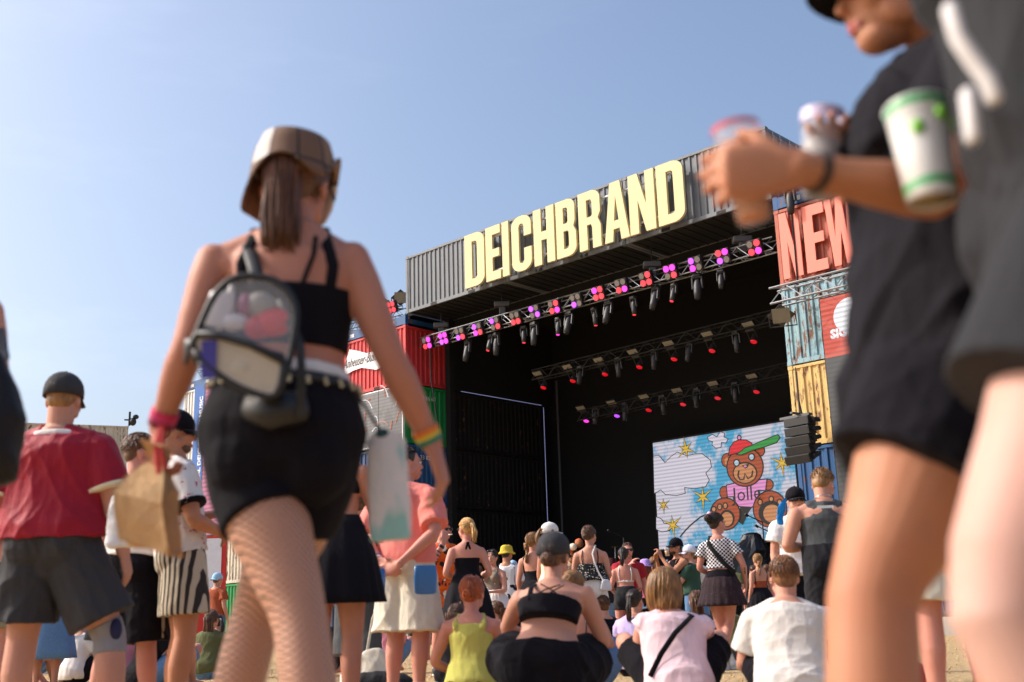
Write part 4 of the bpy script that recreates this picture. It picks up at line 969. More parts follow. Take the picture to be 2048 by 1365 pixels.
        if s.sex == 'f':
            for sg in (-1, 1):
                cc, sd, f, a, b = s.tor(.70); q = .06 * s.k + infl; mb.ell(cc + sd * sg * .06 * s.k + f * (b * .8), (q * 1.1, q, q * 1.15), (sd, f, s.up))
        o = s.g(mb, name, mat, disp)
        if trim and sleeve:
            for X in 'LR': m = MB(); s.limb(m, 'a' + X, sleeve - .028, sleeve + .004, infl=infl * 1.1 + .017 * s.k + .004, m=4, loose=0, dome=(0, 0)); s.add(m, 'cuff', trim).parent = s.root
        return o
    def tank(s, mat, hem=.1, top=.93, infl=.008, name='tank_top', disp=.012, narrow=.1, arm=.74, straps=True, loose=.2, wide=False):
        mb = MB(); s.torso(mb, hem, top, infl=infl * s.k, loose=loose, hem=True, tops=[(arm - .06, 1.0), (arm, .16), (arm + .1, narrow * 1.05), (1.0, narrow)])
        if s.sex == 'f':
            for sg in (-1, 1):
                cc, sd, f, a, b = s.tor(.70); q = .06 * s.k + infl; mb.ell(cc + sd * sg * .07 * s.k + f * (b * .82), (q, q, q), (sd, f, s.up))
        if wide:
            r = .05 * s.k + infl
            for X in 'LR':
                sh = s.J['s' + X]; cc = s.tor(.97)[0]; mb.loft([cc.lerp(sh, .25), cc.lerp(sh, .56)], [r, r * .98], n=12, dome=(.3, .3)); c2 = s.tor(.76)[0]; mb.loft([c2, c2.lerp(sh, .5)], [r * 1.72, r * 1.62], n=12, dome=(.3, .3)); mb.loft([c2.lerp(sh, .3) , cc.lerp(sh, .5)], [r * 1.5, r], n=12, dome=(.3, .3))
        elif straps:
            for sg, X in ((-1, 'L'), (1, 'R')):
                pts = [s.surf(top - .1, 270 + sg * 38, .004), s.surf(top - .02, 270 + sg * 42, .008), s.tor(.97)[0].lerp(s.J['s' + X], .5) + s.up * .048 * s.k, s.surf(top - .04, 90 - sg * 42, .008), s.surf(top - .14, 90 - sg * 35, .006)]
                mb.loft(pts, [(.022 * s.k, .008 * s.k + .004)] * 5, side=s.ss, n=8)
        return s.g(mb, name, mat, disp)
    def crop(s, mat, t0=.5, t1=.76, infl=.006, name='crop_top', disp=.004, hem=True):
        mb = MB(); s.torso(mb, t0, t1, infl=infl * s.k, m=8)
        if s.sex == 'f':
            for sg in (-1, 1):
                c, sd, f, a, b = s.tor(.70); q = .066 * s.k; mb.ell(c + sd * sg * .07 * s.k + f * (b * .82), (q, q * .95, q), (sd, f, s.up))
        return s.g(mb, name, mat, disp)
    def strap(s, pts, w, mat, name='strap', th=.004, parent=None):
        mb = MB(); mb.loft(pts, [(w, th)] * len(pts), side=[s.ss] * len(pts), n=8); return s.add(mb, name, mat)
    def strap_over(s, X, t0, t1, mat, w=.012, phi0=None, phi1=None, name='strap'):
        sg = -1 if X == 'L' else 1; p = s.tor(.97)[0].lerp(s.J['s' + X], .52) + s.up * (.05 if s.sex == 'f' else .06) * s.k
        ph0 = 270 + sg * 40 if phi0 is None else phi0; ph1 = 90 - sg * 40 if phi1 is None else phi1
        pts = [s.surf(t0, ph0, .006), s.surf(lerp(t0, .9, .5), ph0, .008), s.surf(.9, ph0, .01), p, s.surf(.9, ph1, .01), s.surf(t1, ph1, .008)]
        return s.strap(pts, w * s.k, mat, name)
    def shorts(s, mat, end=.3, top=.28, infl=.012, flare=.02, name='shorts', disp=.014, loose=.4):
        mb = MB(); s.torso(mb, -.13, top, infl=infl * s.k, loose=loose * .5, m=9, dome=(1.1, 0))
        for X, sg in (('L', -1), ('R', 1)):
            s.limb(mb, 'l' + X, -.06, end, infl=infl * s.k, flare=flare * s.k, hem=end < .9, loose=loose, n=16, m=9 if end < .5 else 16)
            c, sd, f, a, b = s.tor(.02); mb.ell(s.J['h' + X] * .6 + c * .4 + sd * sg * .025 * s.k - f * .05 * s.k - s.up * .01 * s.k, [q * s.k * s.fat + infl for q in (.085, .082, .095)], (sd, f, s.up))
        return s.g(mb, name, mat, disp)
    def skirt(s, mat, top=.3, L=.4, flare=.1, pleats=14, amp=.05, name='skirt', tiers=1):
        c, sd, f, a, b = s.tor(top, .008); n = 72; vs, fs = [], []; k = s.k; rows = 10
        hip = s.tor(.05, .012); dn = V((0, 0, -1))
        for j in range(rows + 1):
            u = j / rows; z = u * L * k; ct = c.lerp(V((hip[0].x, hip[0].y, c.z)), min(1, u * 2)) + dn * z
            ra = max(a, lerp(a, hip[3], min(1, u * 2.2))) + flare * k * u; rb = max(b, lerp(b, hip[4] + .02 * k, min(1, u * 2.2))) + flare * k * u
            tr = u * tiers % 1 if tiers > 1 and u < 1 else u
            for i in range(n):
                th = 2 * math.pi * i / n; w = 1 + amp * (tr if tiers > 1 else u) * math.sin(pleats * th + 1.3 * math.sin(3 * th)) + (.05 * tr if tiers > 1 else 0)
                vs.append(ct + sd * (ra * math.cos(th) * w) + f * (rb * math.sin(th) * w))
        for j in range(rows):
            for i in range(n): fs.append((j * n + i, (j + 1) * n + i, (j + 1) * n + (i + 1) % n, j * n + (i + 1) % n))
        mb = MB(); mb.add(vs, fs); o = s.add(mb, name, mat); q = o.modifiers.new('t', 'SOLIDIFY'); q.thickness = .004; TO_APPLY.append(o); return o
    def shoes(s, mat, sock=None, name='shoe', sole=None):
        k = s.k
        for X, sg in (('L', -1), ('R', 1)):
            a_, t = s.J['a' + X], s.J['t' + X]; fd = (t - a_); fd.z = 0; fd = fd.normalized(); z = V((0, 0, 1)); sdv = V((-fd.y, fd.x, 0)); lo = min(a_.z - .08 * k, t.z - .03 * k)
            g = V((a_.x, a_.y, lo + .0)); tt = V((t.x, t.y, lo))
            mb = MB(); mb.loft([g - fd * .065 * k + z * .05 * k, g + z * .06 * k, g.lerp(tt, .5) + z * .052 * k, tt + z * .042 * k, tt + fd * .03 * k + z * .034 * k], [(.034 * k, .045 * k), (.042 * k, .055 * k), (.047 * k, .045 * k), (.043 * k, .034 * k), (.028 * k, .022 * k)], side=sdv, n=14)
            mb.loft([g + z * .05 * k, g + z * .1 * k], [.046 * k, .042 * k], n=12, dome=0)
            sh = s.g(mb, name, mat, 0, 2)
            mb = MB(); mb.loft([g - fd * .08 * k + z * .012 * k, g.lerp(tt, .5) + z * .012 * k, tt + fd * .05 * k + z * .012 * k], [(.034 * k, .014 * k), (.05 * k, .014 * k), (.032 * k, .014 * k)], side=sdv, n=12); so = s.add(mb, 'sole', sole or SOLE); so.parent = sh
            if sock: mb = MB(); s.limb(mb, 'l' + X, .90, 1.0, infl=.006 * k, m=4, dome=(0, 0)); s.add(mb, 'sock', sock)
    # ---- hair and hats
    def strands(s, mb, n, fn, r=.0045, sides=4, seed=1):
        rg = random.Random(seed)
        for i in range(n):
            pts = fn(rg, i / n)
            if len(pts) > 1: q = r * s.hk * (.7 + .6 * rg.random()); mb.loft(pts, [q * .8] + [q] * (len(pts) - 2) + [q * .35], n=sides, dome=0)
    def cap_pt(s, th, ph, r=(.084, .103, .096), c=(0, -.022, .034), k=1.0):
        x, y, z = r[0] * math.sin(th) * math.cos(ph) * k, r[1] * math.sin(th) * math.sin(ph) * k, r[2] * math.cos(th) * k
        return s.hp(c[0] + x, c[1] + y, c[2] + z)
    def hair(s, mat, style='short', n=170, tail=.3, seed=1):
        mb = MB(); H = s.hp
        if style == 'short':
            s.hell(mb, (0, -.024, .036), (.081, .095, .09), 18, 12); s.hell(mb, (0, -.055, -.01), (.066, .052, .062))
            o = s.add(mb, 'hair', mat, s.vox * .8, 2, .006)
            m2 = MB()
            def fn(rg, u):
                ph = rg.uniform(0, 6.283); th = rg.uniform(.05, 1.75 if math.sin(ph) < .3 else 1.05); a = rg.uniform(.16, .3); d = rg.uniform(-.5, .5)
                return [s.cap_pt(th, ph, (.08, .096, .088)), s.cap_pt(th + a * .5, ph + d * .1, (.086, .102, .094)), s.cap_pt(th + a, ph + d * .2, (.088, .104, .096))]
            s.strands(m2, n * 2, fn, .0034, 3, seed); q = s.add(m2, 'hair_strands', mat); q.parent = o; q['kind'] = 'stuff'; return o
        if style == 'bob':
            s.hell(mb, (0, -.026, .03), (.09, .104, .096), 18, 12); s.hell(mb, (0, -.05, -.055), (.09, .075, .09))
            o = s.add(mb, 'hair', mat, s.vox * .8, 2, .012); m2 = MB()
            def fn(rg, u):
                ph = rg.uniform(math.pi - .75, 2 * math.pi + .75); e = rg.uniform(-.14, -.07); k = rg.uniform(1.02, 1.14); pts = []
                for j in range(9):
                    t = j / 8; th = .08 + t * 1.5; p = (.09 * math.sin(th) * math.cos(ph) * k, -.026 + .105 * math.sin(th) * math.sin(ph) * k, .034 + .098 * math.cos(th) * k)
                    if j >= 7: break
                    pts.append(H(*p))
                wv = rg.uniform(-.014, .014)
                for j in range(1, 5): t = j / 4; pts.append(H(p[0] * (1.03 - .2 * t * t) + wv * math.sin(3 * t), p[1] + .015 * t + wv * math.sin(4 * t + 1), lerp(p[2], e, t)))
                return pts
            s.strands(m2, n * 2, fn, .006, 4, seed); q = s.add(m2, 'hair_strands', mat); q.parent = o; q['kind'] = 'stuff'; return o
        # tied back styles share the drawn-back shell
        root = {'pony': (0, -.118, .045), 'bunch': (0, -.09, -.015), 'bun': (0, -.118, .06), 'lowbun': (0, -.105, -.02), 'topknot': (0, -.05, .135), 'braid': (.0, -.10, -.03), 'long': (0, -.1, -.02), 'wave': (0, -.1, -.02)}[style]
        s.hell(mb, (0, -.022, .034), (.080, .097, .089), 18, 12); s.hell(mb, (0, -.055, -.012), (.062, .048, .058))
        o = s.add(mb, 'hair', mat, s.vox * .8, 2, .004); m2 = MB()
        def fn(rg, u):
            ph = rg.uniform(0, 6.283); th = 1.45 if math.sin(ph) > -.2 else rg.uniform(1.5, 2.1); th *= rg.uniform(.25, 1.0) if rg.random() < .5 else 1; p0 = s.cap_pt(th, ph, (.081, .098, .091)); p2 = H(*root); pts = []
            c = H(0, -.022, .034)
            for j in range(7):
                q = p0.lerp(p2, j / 6) - c; v = V((q.dot(s.hr) / .083, q.dot(s.hf) / .1, q.dot(s.hu) / .093)); l = v.length / s.hk
                pts.append(c + q * (max(1.0, 1.02 / max(.2, l)) if l < 1.02 else 1))
            return pts
        s.strands(m2, n, fn, .0042, 4, seed)
        if style in ('pony', 'long', 'wave', 'braid', 'bunch'):
            rg = random.Random(seed + 9); R0 = V(H(*root)) - s.hf * .015; ln = tail
            if style == 'braid':
                for j in range(3):
                    pts, rr = [], []
                    for i in range(22): t = i / 21; a = t * 9 * 2 + j * 2.094; pts.append(R0 + V((0, 0, -ln * t)) - s.hf * (.02 + .012 * math.sin(a * .5)) * 1 + s.hr * (.016 * math.sin(a) * (1 - .4 * t)) + s.hf * .01 * math.cos(a)); rr.append(.017 * s.hk * (1 - .5 * t))
                    m2.loft(pts, rr, n=7)
            else:
                wd = .03 if style == 'pony' else .05 if style == 'bunch' else .075
                for i in range(70 if style == 'pony' else 260 if style == 'bunch' else 110):
                    a, q = rg.uniform(0, 6.283), rg.random() ** .5; off = s.hr * (math.cos(a) * q * wd) + s.hf * (math.sin(a) * q * (.025 if style == 'pony' else .03)); L = ln * rg.uniform(.8, 1.05); pts = []; wv = rg.uniform(-.01, .01); f0 = rg.uniform(0, 6)
                    for j in range(7): t = j / 6; pts.append(R0 + off * (.35 + .65 * min(1, t * 2) - .3 * t * t if style == 'pony' else .9) - s.hf * (.05 * math.sin(min(1, t * 1.3) * math.pi * .6) if style == 'pony' else .005) + V((0, 0, -L * t + (.012 * (1 - t) if style == 'pony' else .05 * (1 - t)))) + s.hr * (wv * math.sin(5 * t + f0)))
                    q = .0032 if style == 'bunch' else .0055; m2.loft(pts, [q * s.hk] * 5 + [q * .7 * s.hk, q * .3 * s.hk], n=4, dome=0)
        if style in ('bun', 'lowbun', 'topknot'):
            rb = .042 if style != 'lowbun' else .036; c = V(H(*root)) - s.hf * .015 + (s.hu * .02 if style == 'topknot' else V())
            m2.ell(c, (rb * s.hk,) * 3)
            rg = random.Random(seed + 4)
            for i in range(60):
                ax = V((rg.gauss(0, 1), rg.gauss(0, 1), rg.gauss(0, 1))).normalized(); u_ = ax.orthogonal().normalized(); w_ = ax.cross(u_); a0 = rg.uniform(0, 6)
                m2.loft([c + (u_ * math.cos(a0 + t * .5) + w_ * math.sin(a0 + t * .5)) * rb * 1.04 * s.hk + ax * .004 for t in range(5)], [.0045 * s.hk] * 5, n=4, dome=0)
        q = s.add(m2, 'hair_strands', mat); q.parent = o; q['kind'] = 'stuff'; return o
    def cap(s, mat, back=False, visor=None, up=.0, name='cap', tilt=0):
        mb = MB(); n = 24; vs, fs = [], []; rows = 7; rx, ry, rz = .094, .113, .102; c = (0, -.016, .036 + up)
        for j in range(rows + 1):
            th = math.pi / 2 * 1.06 * j / rows
            for i in range(n):
                ph = 2 * math.pi * i / n; dz = -.018 * (1 - math.sin(ph)) * .5 * (j / rows) ** 3
                if back and j == rows and math.sin(ph) > .75: dz += .03
                vs.append(s.hp(c[0] + rx * math.sin(th) * math.cos(ph) * (1 + .012 * (i % 4 == 0)), c[1] + ry * math.sin(th) * math.sin(ph), c[2] + rz * math.cos(th) ** .9 * (1 if th < 1.57 else 1) + dz if th < 1.57 else c[2] - .018 + dz))
        for j in range(rows):
            for i in range(n): fs.append((j * n + i, j * n + (i + 1) % n, (j + 1) * n + (i + 1) % n, (j + 1) * n + i))
        fs.append(tuple(range(n)))
        mb.add(vs, fs); o = s.add(mb, name, mat); q = o.modifiers.new('t', 'SOLIDIFY'); q.thickness = .006; q.offset = 1; TO_APPLY.append(o)
        mb = MB(); mb.ell(s.hp(c[0], c[1], c[2] + rz + .003), (.008, .008, .006), n=8, m=5); b = s.add(mb, 'button', mat); b.parent = o
        mb = MB(); sg = -1 if back else 1; vs = []; fs = []
        for j in range(5):
            u = j / 4
            for i in range(13):
                a = R(20 + 140 * i / 12); x = math.cos(a) * (.084 + .004 * u); y = math.sin(a) * .098 + u * .075 * math.sin(a) ** .7
                vs.append(s.hp(x, c[1] + y * sg, c[2] - .012 - .02 * u - .02 * (x / .08) ** 2 * (.6 + .4 * u)))
        for j in range(4):
            for i in range(12): fs.append((j * 13 + i, j * 13 + i + 1, (j + 1) * 13 + i + 1, (j + 1) * 13 + i))
        mb.add(vs, fs); v = s.add(mb, 'visor', visor or mat); v.parent = o; q = v.modifiers.new('t', 'SOLIDIFY'); q.thickness = .005; q.offset = 0; TO_APPLY.append(v)
        return o
    def bucket(s, mat, brim=.055, drop=.05, h=.062, lining=None, flip=None, up=0.0, wide=1.0):
        mb = MB(); n = 36; vs, fs = [], []
        prof_ = [(0, h + .035, 0), (.5, h + .034, 0), (.86, h + .018, 0), (.92, h, 0), (1.0, .03, 0), (1.06, .0, 0), (1.0, -.0, .5), (1, 0, 1.0)]
        for j, (q, z, b) in enumerate(prof_):
            for i in range(n):
                ph = 2 * math.pi * i / n; e = flip(ph) if flip else 0
                rx, ry = (.088 * wide * q, .106 * wide * q)
                if b: rx += brim * b * (1 - .35 * abs(e)); ry += brim * b * (1 - .35 * abs(e))
                zz = z - (drop * b) + e * b
                vs.append(s.hp(rx * math.cos(ph), -.016 + ry * math.sin(ph), .036 + up + zz + .004 * math.sin(5 * ph) * b))
        for j in range(len(prof_) - 1):
            for i in range(n): fs.append((j * n + i, j * n + (i + 1) % n, (j + 1) * n + (i + 1) % n, (j + 1) * n + i))
        mb.add(vs, fs); o = s.add(mb, 'bucket_hat', mat); q = o.modifiers.new('t', 'SOLIDIFY'); q.thickness = .006; TO_APPLY.append(o); return o
    def face(s, sunglasses=False, iris='5a4632', brow='4a3626', lips='b8685e', beard=None):
        if sunglasses:
            mb = MB()
            for sg in (-1, 1): s.hell(mb, (sg * .034, .092, .002), (.03, .008, .02))
            mb.loft([s.hp(-.01, .1, .008), s.hp(.01, .1, .008)], [.004, .004], n=6)
            for sg in (-1, 1): mb.loft([s.hp(sg * .06, .088, .008), s.hp(sg * .077, .05, .008), s.hp(sg * .08, -.02, .004)], [.004] * 3, n=6)
            s.add(mb, 'sunglasses', plain('sunglass_black', '0d0d10', .12))
        else:
            for sg in (-1, 1):
                mb = MB(); s.hell(mb, (sg * .031, .083, .0), (.0135, .009, .008)); e = s.add(mb, 'eye', plain('eye_white', 'e4ddd6', .25))
                mb = MB(); s.hell(mb, (sg * .031, .0895, .0), (.0062, .004, .0062), 10, 6); i_ = s.add(mb, 'iris', plain('iris_' + iris, iris, .2)); i_.parent = e
                mb = MB(); mb.loft([s.hp(sg * .017, .092, .0075), s.hp(sg * .031, .0945, .0095), s.hp(sg * .046, .086, .006)], [.0028] * 3, n=6, dome=0); l = s.add(mb, 'eyelid', plain('lash_' + brow, brow, .6)); l.parent = e
                mb = MB(); mb.loft([s.hp(sg * .014, .096, .022), s.hp(sg * .032, .096, .027), s.hp(sg * .052, .082, .022)], [.003, .0042, .002], n=6, dome=0); s.add(mb, 'eyebrow', plain('brow_' + brow, brow, .8))
        mb = MB(); mb.loft([s.hp(-.022, .083, -.066), s.hp(0, .0935, -.063), s.hp(.022, .083, -.066)], [.003, .0055, .003], n=6); mb.loft([s.hp(-.018, .083, -.072), s.hp(0, .0925, -.074), s.hp(.018, .083, -.072)], [.003, .006, .003], n=6); s.add(mb, 'lips', plain('lips_' + lips, lips, .45))
        if beard:
            mb = MB(); s.hell(mb, (0, .046, -.088), (.046, .044, .034)); s.hell(mb, (0, .025, -.07), (.061, .05, .035)); s.add(mb, 'beard', beard, s.vox * .7, 2, .006)
    def band(s, X, t, mat, w=.012, infl=.004, name='wristband'):
        mb = MB(); L = (s.J['e' + X] - s.J['s' + X]).length * 2; s.limb(mb, 'a' + X, t - w / L, t + w / L, infl=infl, m=4, dome=(0, 0), n=16); return s.add(mb, name, mat)
    def wpt(s, p): return s.loc + s.rot.to_3x3() @ V(p)
SOLE = plain('shoe_sole', 'd9d4cc', .7)
def place(px, py, H, h_ref=None, D=None):
    """ground point under a person whose head top is seen at (px, py)"""
    D = D or dist_for(px, py, h_ref or H); p = W(px, py, D); return V((p.x, p.y, 0)), D
BLKC = cloth('black_cotton', '131118'); BLKC.node_tree.nodes['Principled BSDF'].inputs['Specular IOR Level'].default_value = .12; WHC = cloth('white_cotton', 'e2ddd8')
# ------------------------------------------------------------------ shared looks
HB = hair_mat('hair_brown', '5a3a24'); HD = hair_mat('hair_dark', '2a1c16'); HBL = hair_mat('hair_blond', 'b98f55'); HR = hair_mat('hair_red', 'a8501c'); HDB = hair_mat('hair_dark_blond', '8a6238'); HAU = hair_mat('hair_auburn', '6e3520')
DENIM = cloth('blue_denim', '6f93b8', 'denim', '3f638c', fold=.5); DENB = cloth('black_denim', '2a2a2d', 'denim', '151517'); DENG = cloth('grey_denim', '56585a', 'denim', '2f3033')
OFFW = cloth('off_white_twill', 'cfc8b8'); SAL = cloth('salmon_linen', 'e07f74'); REDJ = cloth('red_jersey', '97122a', rough=.6); CHAR = cloth('charcoal_jersey', '3a393c'); KHAKI = cloth('khaki', '8f8468'); SHOEW = plain('shoe_white', 'ddd8d0', .6); SHOEB = plain('shoe_black', '1c1c1e', .6)
SOCKW = cloth('sock_white', 'e6e2dc'); YEL = cloth('yellow_rib', 'bdb95e'); LPINK = cloth('pale_pink_cotton', 'e6c6cc'); OATW = cloth('oat_white_cotton', 'd8d1ca'); GRT = cloth('grey_rib', '46494b', fold=.35); GREEN = cloth('bottle_green', '2f4a3c'); CREAM = cloth('cream_cotton', 'e6d9b8')
BLUEPL = plain('blue_plastic', '1b6fae', .3); BLUEPL.node_tree.nodes['Principled BSDF'].inputs['Alpha'].default_value = .75
def person_at(label, px, py, H, yaw=0, D=None, href=None, **kw):
    loc, D = place(px, py, H, href, D); return Person(label, loc, H=H, yaw=yaw, vox=kw.pop('vox', max(.0075, min(.014, D * .0011))), **kw)
CROWD = 'people standing in the festival crowd'; SEAT = 'people sitting on the grass'
def solid(name, mat, fn, label=None, cat=None, group=None, origin=None, smooth=True, **kw):
    m = MB(); fn(m); o = m.build(name, mat, smooth=smooth, origin=origin, **kw)
    if label: tag(o, label, cat, group)
    return o
# ================================================================== 1 the walking woman
loc = V((W(565, 905, 2.65).x, 2.65, 0))
def w(px, py, d=0.0): return W(px, py, 2.65 + d) - loc
kneeL, kneeR = w(600, 1235, -.1), w(515, 1225, .14)
aL = w(665, 1560, -.16); aL.z = .08; aR = w(425, 1480, .16); aR.z = .14
pose = dict(P=w(563, 905), N=w(592, 466), C=w(590, 372, .03), hL=w(500, 935, .0), hR=w(628, 932, .02), kL=kneeL, kR=kneeR, aL=aL, aR=aR, sL=w(434, 518), sR=w(697, 514), eL=w(373, 700, -.03), eR=w(785, 725, .0), wL=w(318, 862, .05), wR=w(866, 893, .08), tL=aL + V((.05, .15, -.05)), tR=aR + V((-.02, .14, -.08)))
wm = Person('woman in patchwork hat, black crop top and fishnet tights walking with a clear backpack', loc, H=1.7, sex='f', skin='warm', vox=.0065, pose=pose, scale_j=False, fat=1.1, headsc=1.02, look=(8, 0, 4), hands={'L': dict(d=(-.1, .1, -1), n=(.9, .3, 0), curl=55), 'R': dict(d=(.28, .15, -1), n=(-.9, .2, -.2), curl=28)})
k = NT('fishnet'); x, y, z = k.xyz(); u = k.math('MULTIPLY', k.math('ADD', x, k.math('MULTIPLY', y, .8)), 150); v = k.math('MULTIPLY', z, 190)
n1 = k.math('ABSOLUTE', k.math('SINE', k.math('ADD', u, v))); n2 = k.math('ABSOLUTE', k.math('SINE', k.math('SUBTRACT', v, u))); net = k.math('LESS_THAN', k.math('MINIMUM', n1, n2), .27)
k.base(k.mix(net, lin('cf9a80'), lin('2a1d1c'))); k.set(Roughness=.55); NET = k.m
mb = MB(); wm.limb(mb, 'lL', .0, .98, infl=.003, m=18, n=16); wm.limb(mb, 'lR', .0, .98, infl=.003, m=18, n=16); wm.g(mb, 'fishnet_tights', NET, 0)
wm.crop(BLKC, .44, .715, infl=.008); wm.shorts(BLKC, end=.185, top=.30, infl=.009, flare=.008, disp=.006, loose=.2)
for X, lo_, w_ in (('R', .70, .014), ('L', .70, .014)): wm.strap_over(X, lo_, .74, BLKC, w_)
wm.strap([wm.surf(.71, 285, .004), wm.surf(.84, 292, .006), wm.surf(.93, 300, .012)], .006, BLKC, 'thin_strap')
mb = MB(); wm.torso(mb, .30, .365, infl=.006, m=4); wm.g(mb, 'waistband', WHC, .002)
mb = MB(); wm.torso(mb, .255, .30, infl=.016, m=4); belt = wm.g(mb, 'belt', plain('belt_black', '1c1b1d', .45), 0)
mb = MB()
for i in range(26):
    for t in (.268, .288): c = wm.surf(t, i * 360 / 26, .0215); mb.ell(c, (.005, .005, .005), n=8, m=5)
q = wm.add(mb, 'eyelets', plain('eyelet_cream', 'cfc7a8', .4)); q.parent = belt; q['kind'] = 'stuff'
wm.hair(hair_mat('hair_chestnut', '5e3820'), 'bunch', tail=.2, n=260); 
k = NT('patchwork'); x, y, z = k.xyz(k.map((1, 1, 1), 'Generated')); at = k.math('ARCTAN2', k.math('SUBTRACT', y, .5), k.math('SUBTRACT', x, .5)); cells = k.n('TexWhiteNoise', noise_dimensions='2D'); cb = k.n('CombineXYZ')
fa = k.math('MULTIPLY', at, 1.6); k.l(k.math('FLOOR', fa), cb.inputs[0]); fz = k.math('MULTIPLY', z, 2.2); k.l(k.math('FLOOR', fz), cb.inputs[1]); k.l(cb.outputs[0], cells.inputs['Vector'])
seam = k.math('MAXIMUM', k.math('LESS_THAN', k.math('FRACT', fa), .09), k.math('LESS_THAN', k.math('FRACT', fz), .07))
k.base(k.mix(seam, k.ramp(cells.outputs['Value'], [(0, lin('85654c')), (.3, lin('6f5240')), (.57, lin('c9bdb8')), (1, lin('a08a7c'))], 'CONSTANT'), lin('2b2222'))); k.set(Roughness=.8); PATCH = k.m
wm.bucket(PATCH, brim=.022, drop=.115, h=.05, wide=1.03, flip=lambda ph: (.15 * max(0, math.cos(ph - .15)) ** 4 + .11 * max(0, math.cos(ph - 4.75)) ** 3))
for t, nm, c in ((.90, 'wristband', 'd02a5a'), (.925, 'wristband', 'c43a78'), (.95, 'wristband', '7a2038')): wm.band('L', t, plain('band_' + c, c, .7), .011, .005, nm)
for t, c in ((.91, 'd8742a'), (.935, 'c9b43a'), (.96, '2f7a6a')): wm.band('R', t, plain('band_' + c, c, .7), .009, .005)
mb = MB(); wl = pose['wL']
for i in range(2): a = i * .9; mb.loft([wl + V((.02 * math.cos(a), -.03, .01)), wl + V((-.01 + .03 * math.cos(a), -.045, -.05)), wl + V((.0 + .035 * math.cos(a), -.05, -.1 - .02 * i))], [(.006, .002)] * 3, n=6)
wm.add(mb, 'wristband_ends', plain('band_red', 'c03030', .7))
# paper bag in her left hand
hl = wm.wpt(pose['wL'] + V((0, .0, -.075)))
bt = [W(225, 985, 2.68), W(362, 1020, 2.66)]; cx = (bt[0] + bt[1]) / 2
sd = (bt[1] - bt[0]).normalized(); bw = (bt[1] - bt[0]).length; up = V((-.16, 0, 1)); dp = V((0, 1, 0))
k = NT('kraft_paper'); k.base(k.mix(k.noise(11, detail=6), lin('b98a58'), lin('cfa878'))); k.set(Roughness=.8); k.bump(k.noise(16, detail=6, rough=.7), .8, .02); KRAFT = k.m
mb = MB(); hgt = .115
rings = [(cx - up * hgt, bw * .5, .075), (cx - up * hgt * .5, bw * .51, .08), (cx, bw * .5, .078), (cx.lerp(hl, .45), bw * .4, .062), (cx.lerp(hl, .8), bw * .27, .036), (hl + V((0, 0, -.005)), .03, .024), (hl + V((0, -.02, .04)), .042, .03)]
mb.loft([r[0] for r in rings], [(r[1] * 1.25, r[2] * 1.25) for r in rings], side=sd, n=4, dome=0)
vs = mb.v; bag = MB()
# rotate the square section so its faces look along the depth axis
bag.v = []; n4 = 4
for j in range(len(rings)):
    for i in range(4):
        th = math.pi / 4 + i * math.pi / 2; r = rings[j]; bag.v.append(tuple(r[0] + sd * (r[1] * .74 * math.cos(th) * 1.41) + dp * (r[2] * math.sin(th) * 1.41)))
bag.f = mb.f; bag.mi = [0] * len(bag.f)
o = bag.build('paper_bag', KRAFT, origin=tuple(cx), fixn=True); q = o.modifiers.new('u', 'SUBSURF'); q.subdivision_type = 'SIMPLE'; q.levels = q.render_levels = 4; TO_APPLY.append(o); FOLDS[o.name] = .022
tag(o, 'crumpled brown paper bag in the hand of the walking woman in fishnet tights', 'paper bag')
# clear backpack
def bp(px, py, d=0): return W(px, py, 2.44 + d)
bk = empty('backpack', bp(490, 700)); tag(bk, 'small clear plastic backpack with black piping on the back of the walking woman', 'backpack')
k = NT('clear_vinyl'); k.base((.75, .76, .8)); k.set(Roughness=.08, Alpha=.22); k.b.inputs['Specular IOR Level'].default_value = .6; VINYL = k.m
outl = [(398, 726), (388, 690), (405, 640), (430, 590), (462, 560), (500, 552), (545, 560), (578, 585), (592, 625), (585, 690), (572, 745), (552, 790), (520, 785), (455, 755)]
ctr = bp(490, 680)
def sm(loop, n=3):
    out = []
    for i in range(len(loop)):
        a, b, c, d = [V(loop[(i + j) % len(loop)]) for j in (-1, 0, 1, 2)]
        for t in range(n):
            t /= n; out.append(.5 * ((2 * b) + (c - a) * t + (2 * a - 5 * b + 4 * c - d) * t * t + (3 * b - a - 3 * c + d) * t ** 3))
    return out
so = sm(outl); P0 = [bp(*p) for p in so]; P1 = [bp(*p, .13) for p in so]; n = len(P0)
mb = MB(); mb.add(P0 + P1, [(i, (i + 1) % n, n + (i + 1) % n, n + i) for i in range(n)] + [tuple(range(n))]); kid(mb.build('clear_shell', VINYL, smooth=False), bk)
mb = MB(); mb.add(P1, [tuple(range(n))]); kid(mb.build('back_panel', plain('mesh_black', '1a1a1e', .8)), bk)
PIP = plain('piping_black', '17171b', .5)
mb = MB(); mb.tube(P0 + [P0[0]], .0085, n=8); kid(mb.build('piping', PIP, smooth=True), bk)
mb = MB(); mb.tube(P1 + [P1[0]], .0085, n=8); kid(mb.build('piping', PIP, smooth=True), bk)
pk = sm([(388, 700), (400, 668), (470, 680), (540, 706), (566, 720), (552, 790), (500, 784), (440, 752)])
PA = [bp(*p, -.045) for p in pk]; PB = [bp(*p, -.004) for p in pk]; n = len(PA)
mb = MB(); mb.add(PA + PB, [(i, (i + 1) % n, n + (i + 1) % n, n + i) for i in range(n)] + [tuple(range(n))]); kid(mb.build('front_pocket', plain('pocket_cream', 'b3a795', .5)), bk)
mb = MB(); mb.tube(PA + [PA[0]], .0075, n=8); kid(mb.build('piping', PIP, smooth=True), bk)
